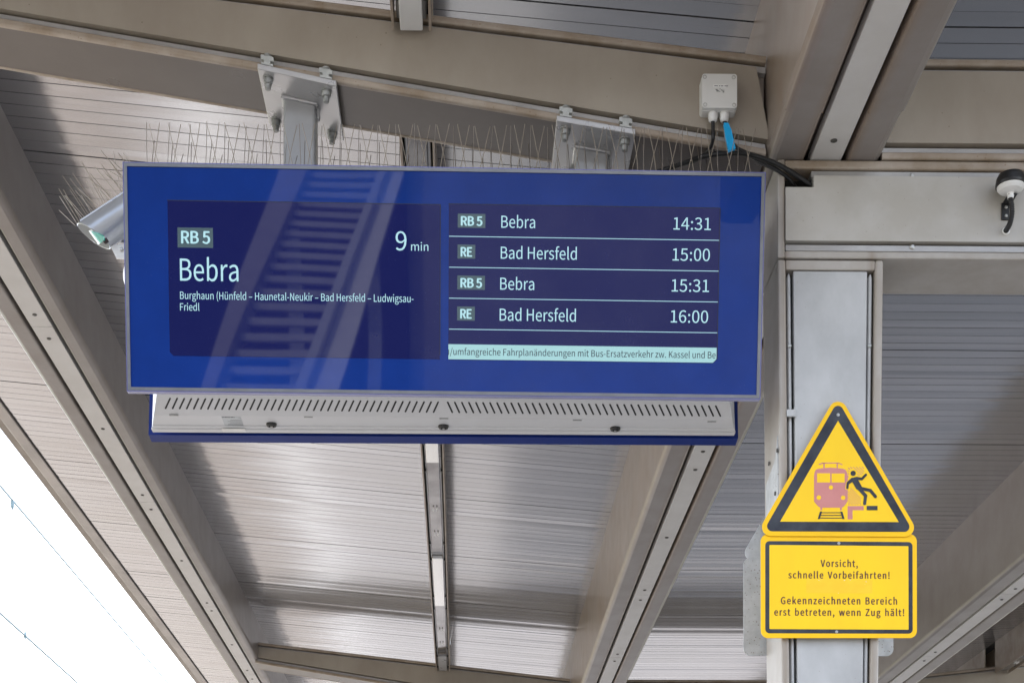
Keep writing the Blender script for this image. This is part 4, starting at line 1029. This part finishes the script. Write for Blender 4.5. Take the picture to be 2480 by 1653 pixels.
# ------------------------------------------------------------------ stairs and an added backdrop building behind the viewer, mirrored in the board's glass
def mirror_ray(px, py):
    p = PP(px, py, BO, en); d = ray(px, py).normalized(); d = d-en*2*d.dot(en); return p, d
p_, d_ = mirror_ray(650, 880)
Q1 = p_+d_*12.5
sdir = Vector((-.06, -math.cos(R(33)), math.sin(R(33)))).normalized()
sx = Vector((1, 0, 0)); snrm = sdir.cross(sx).normalized()
def onst(px, py):
    p, d = mirror_ray(px, py); return p+d*((Q1-p).dot(snrm)/d.dot(snrm))
def stair_line(a, b):
    A, B = onst(*a), onst(*b); return lambda t: A+(B-A)*t
l0, l1 = stair_line((522, 864), (655, 491)), stair_line((560, 864), (718, 491))
r0, r1, r2 = stair_line((745, 864), (893, 491)), stair_line((768, 864), (910, 491)), stair_line((836, 864), (951, 491))
tst = thing('footbridge_stairs', onst(650, 880), 'steel footbridge stairs behind the viewer, mirrored as a ladder in the blue glass', 'stairs')
def band(a, b, t0, t1, th0, th1, nm, m):
    v = [a(t0), b(t0), b(t1), a(t1)]
    MB().hexa([q+snrm*th0 for q in v]+[q+snrm*th1 for q in v]).obj(nm, m, tst)
T0, T1 = -.35, 1.3
band(l0, l1, T0, T1, -.12, .12, 'stringer', 'beam'); band(r0, r1, T0, T1, -.12, .12, 'stringer', 'galv')
band(r1, r2, T0, T1, -.04, .0, 'side_cladding', 'treadpaint')
n_t = 12
for i in range(-3, 16):
    t_ = (i+.3)/n_t
    A, B = l1(t_), r0(t_)
    h = .032; dp = .10
    MB().hexa([A+Vector((0, 0, -h)), B+Vector((0, 0, -h)), B+Vector((0, -dp, -h)), A+Vector((0, -dp, -h)), A+Vector((0, 0, h)), B+Vector((0, 0, h)), B+Vector((0, -dp, h)), A+Vector((0, -dp, h))]).obj('tread', 'treadpaint', tst)

q0 = mirror_ray(985, 700); xb_ = (q0[0]+q0[1]*((-26-q0[0].y)/q0[1].y)).x
tbu = thing('backdrop_building', (xb_, -28, -1.0), 'added backdrop building, dark brick with a pale plastered wing, unseen behind the viewer', 'building')  # unseen; added to set the dark and pale tones mirrored in the board
MB().box(xb_-24, xb_, -30, -26, -1.0, 14.6).obj('wall', 'brick', tbu)
MB().box(xb_+.01, xb_+20, -29.5, -26.3, -1.0, 14.4).obj('backdrop_wing', 'plaster', tbu)
MB().box(xb_-24.3, xb_, -30.3, -25.7, 14.6, 14.9).obj('roof_edge', 'frame', tbu)
MB().box(xb_+.02, xb_+20.3, -29.8, -26.0, 14.4, 14.6).obj('roof_edge', 'frame', tbu)
for i in range(5):
    for z in (1.2, 4.4, 7.6):
        x = xb_-22+i*2.6
        wn_ = MB().box(x, x+1.3, -25.99, -25.93, z, z+1.9).obj('window', 'lens', tbu)
        MB().box(x-.08, x+1.38, -25.98, -25.88, z-.12, z-.003).obj('sill', 'frame', wn_)
for q in (l1(.9), r1(.9), l1(-.2), r1(-.2)):
    MB().box(q.x-.08, q.x+.08, q.y-.08, q.y+.08, 0, q.z-.1).obj('support', 'galv', tst)
# dried white scratches under the lamp end on the arm panel
for pts_ in (((966, 68), (967, 80), (969, 80), (968, 68)), ((967, 84), (972, 89), (973, 88), (968, 82)), ((981, 98), (997, 119), (998, 118), (983, 98)), ((1025, 112), (1026, 125), (1028, 125), (1027, 115)), ((975, 69), (990, 71), (991, 68), (978, 67)), ((985, 112), (986, 120), (988, 118), (987, 111))):
    q = [PY(*p, YA-.0026) for p in pts_]
    MB().loft([q, [v+Vector((0, .0005, 0)) for v in q]]).obj('scratch', 'lip', left_arm)
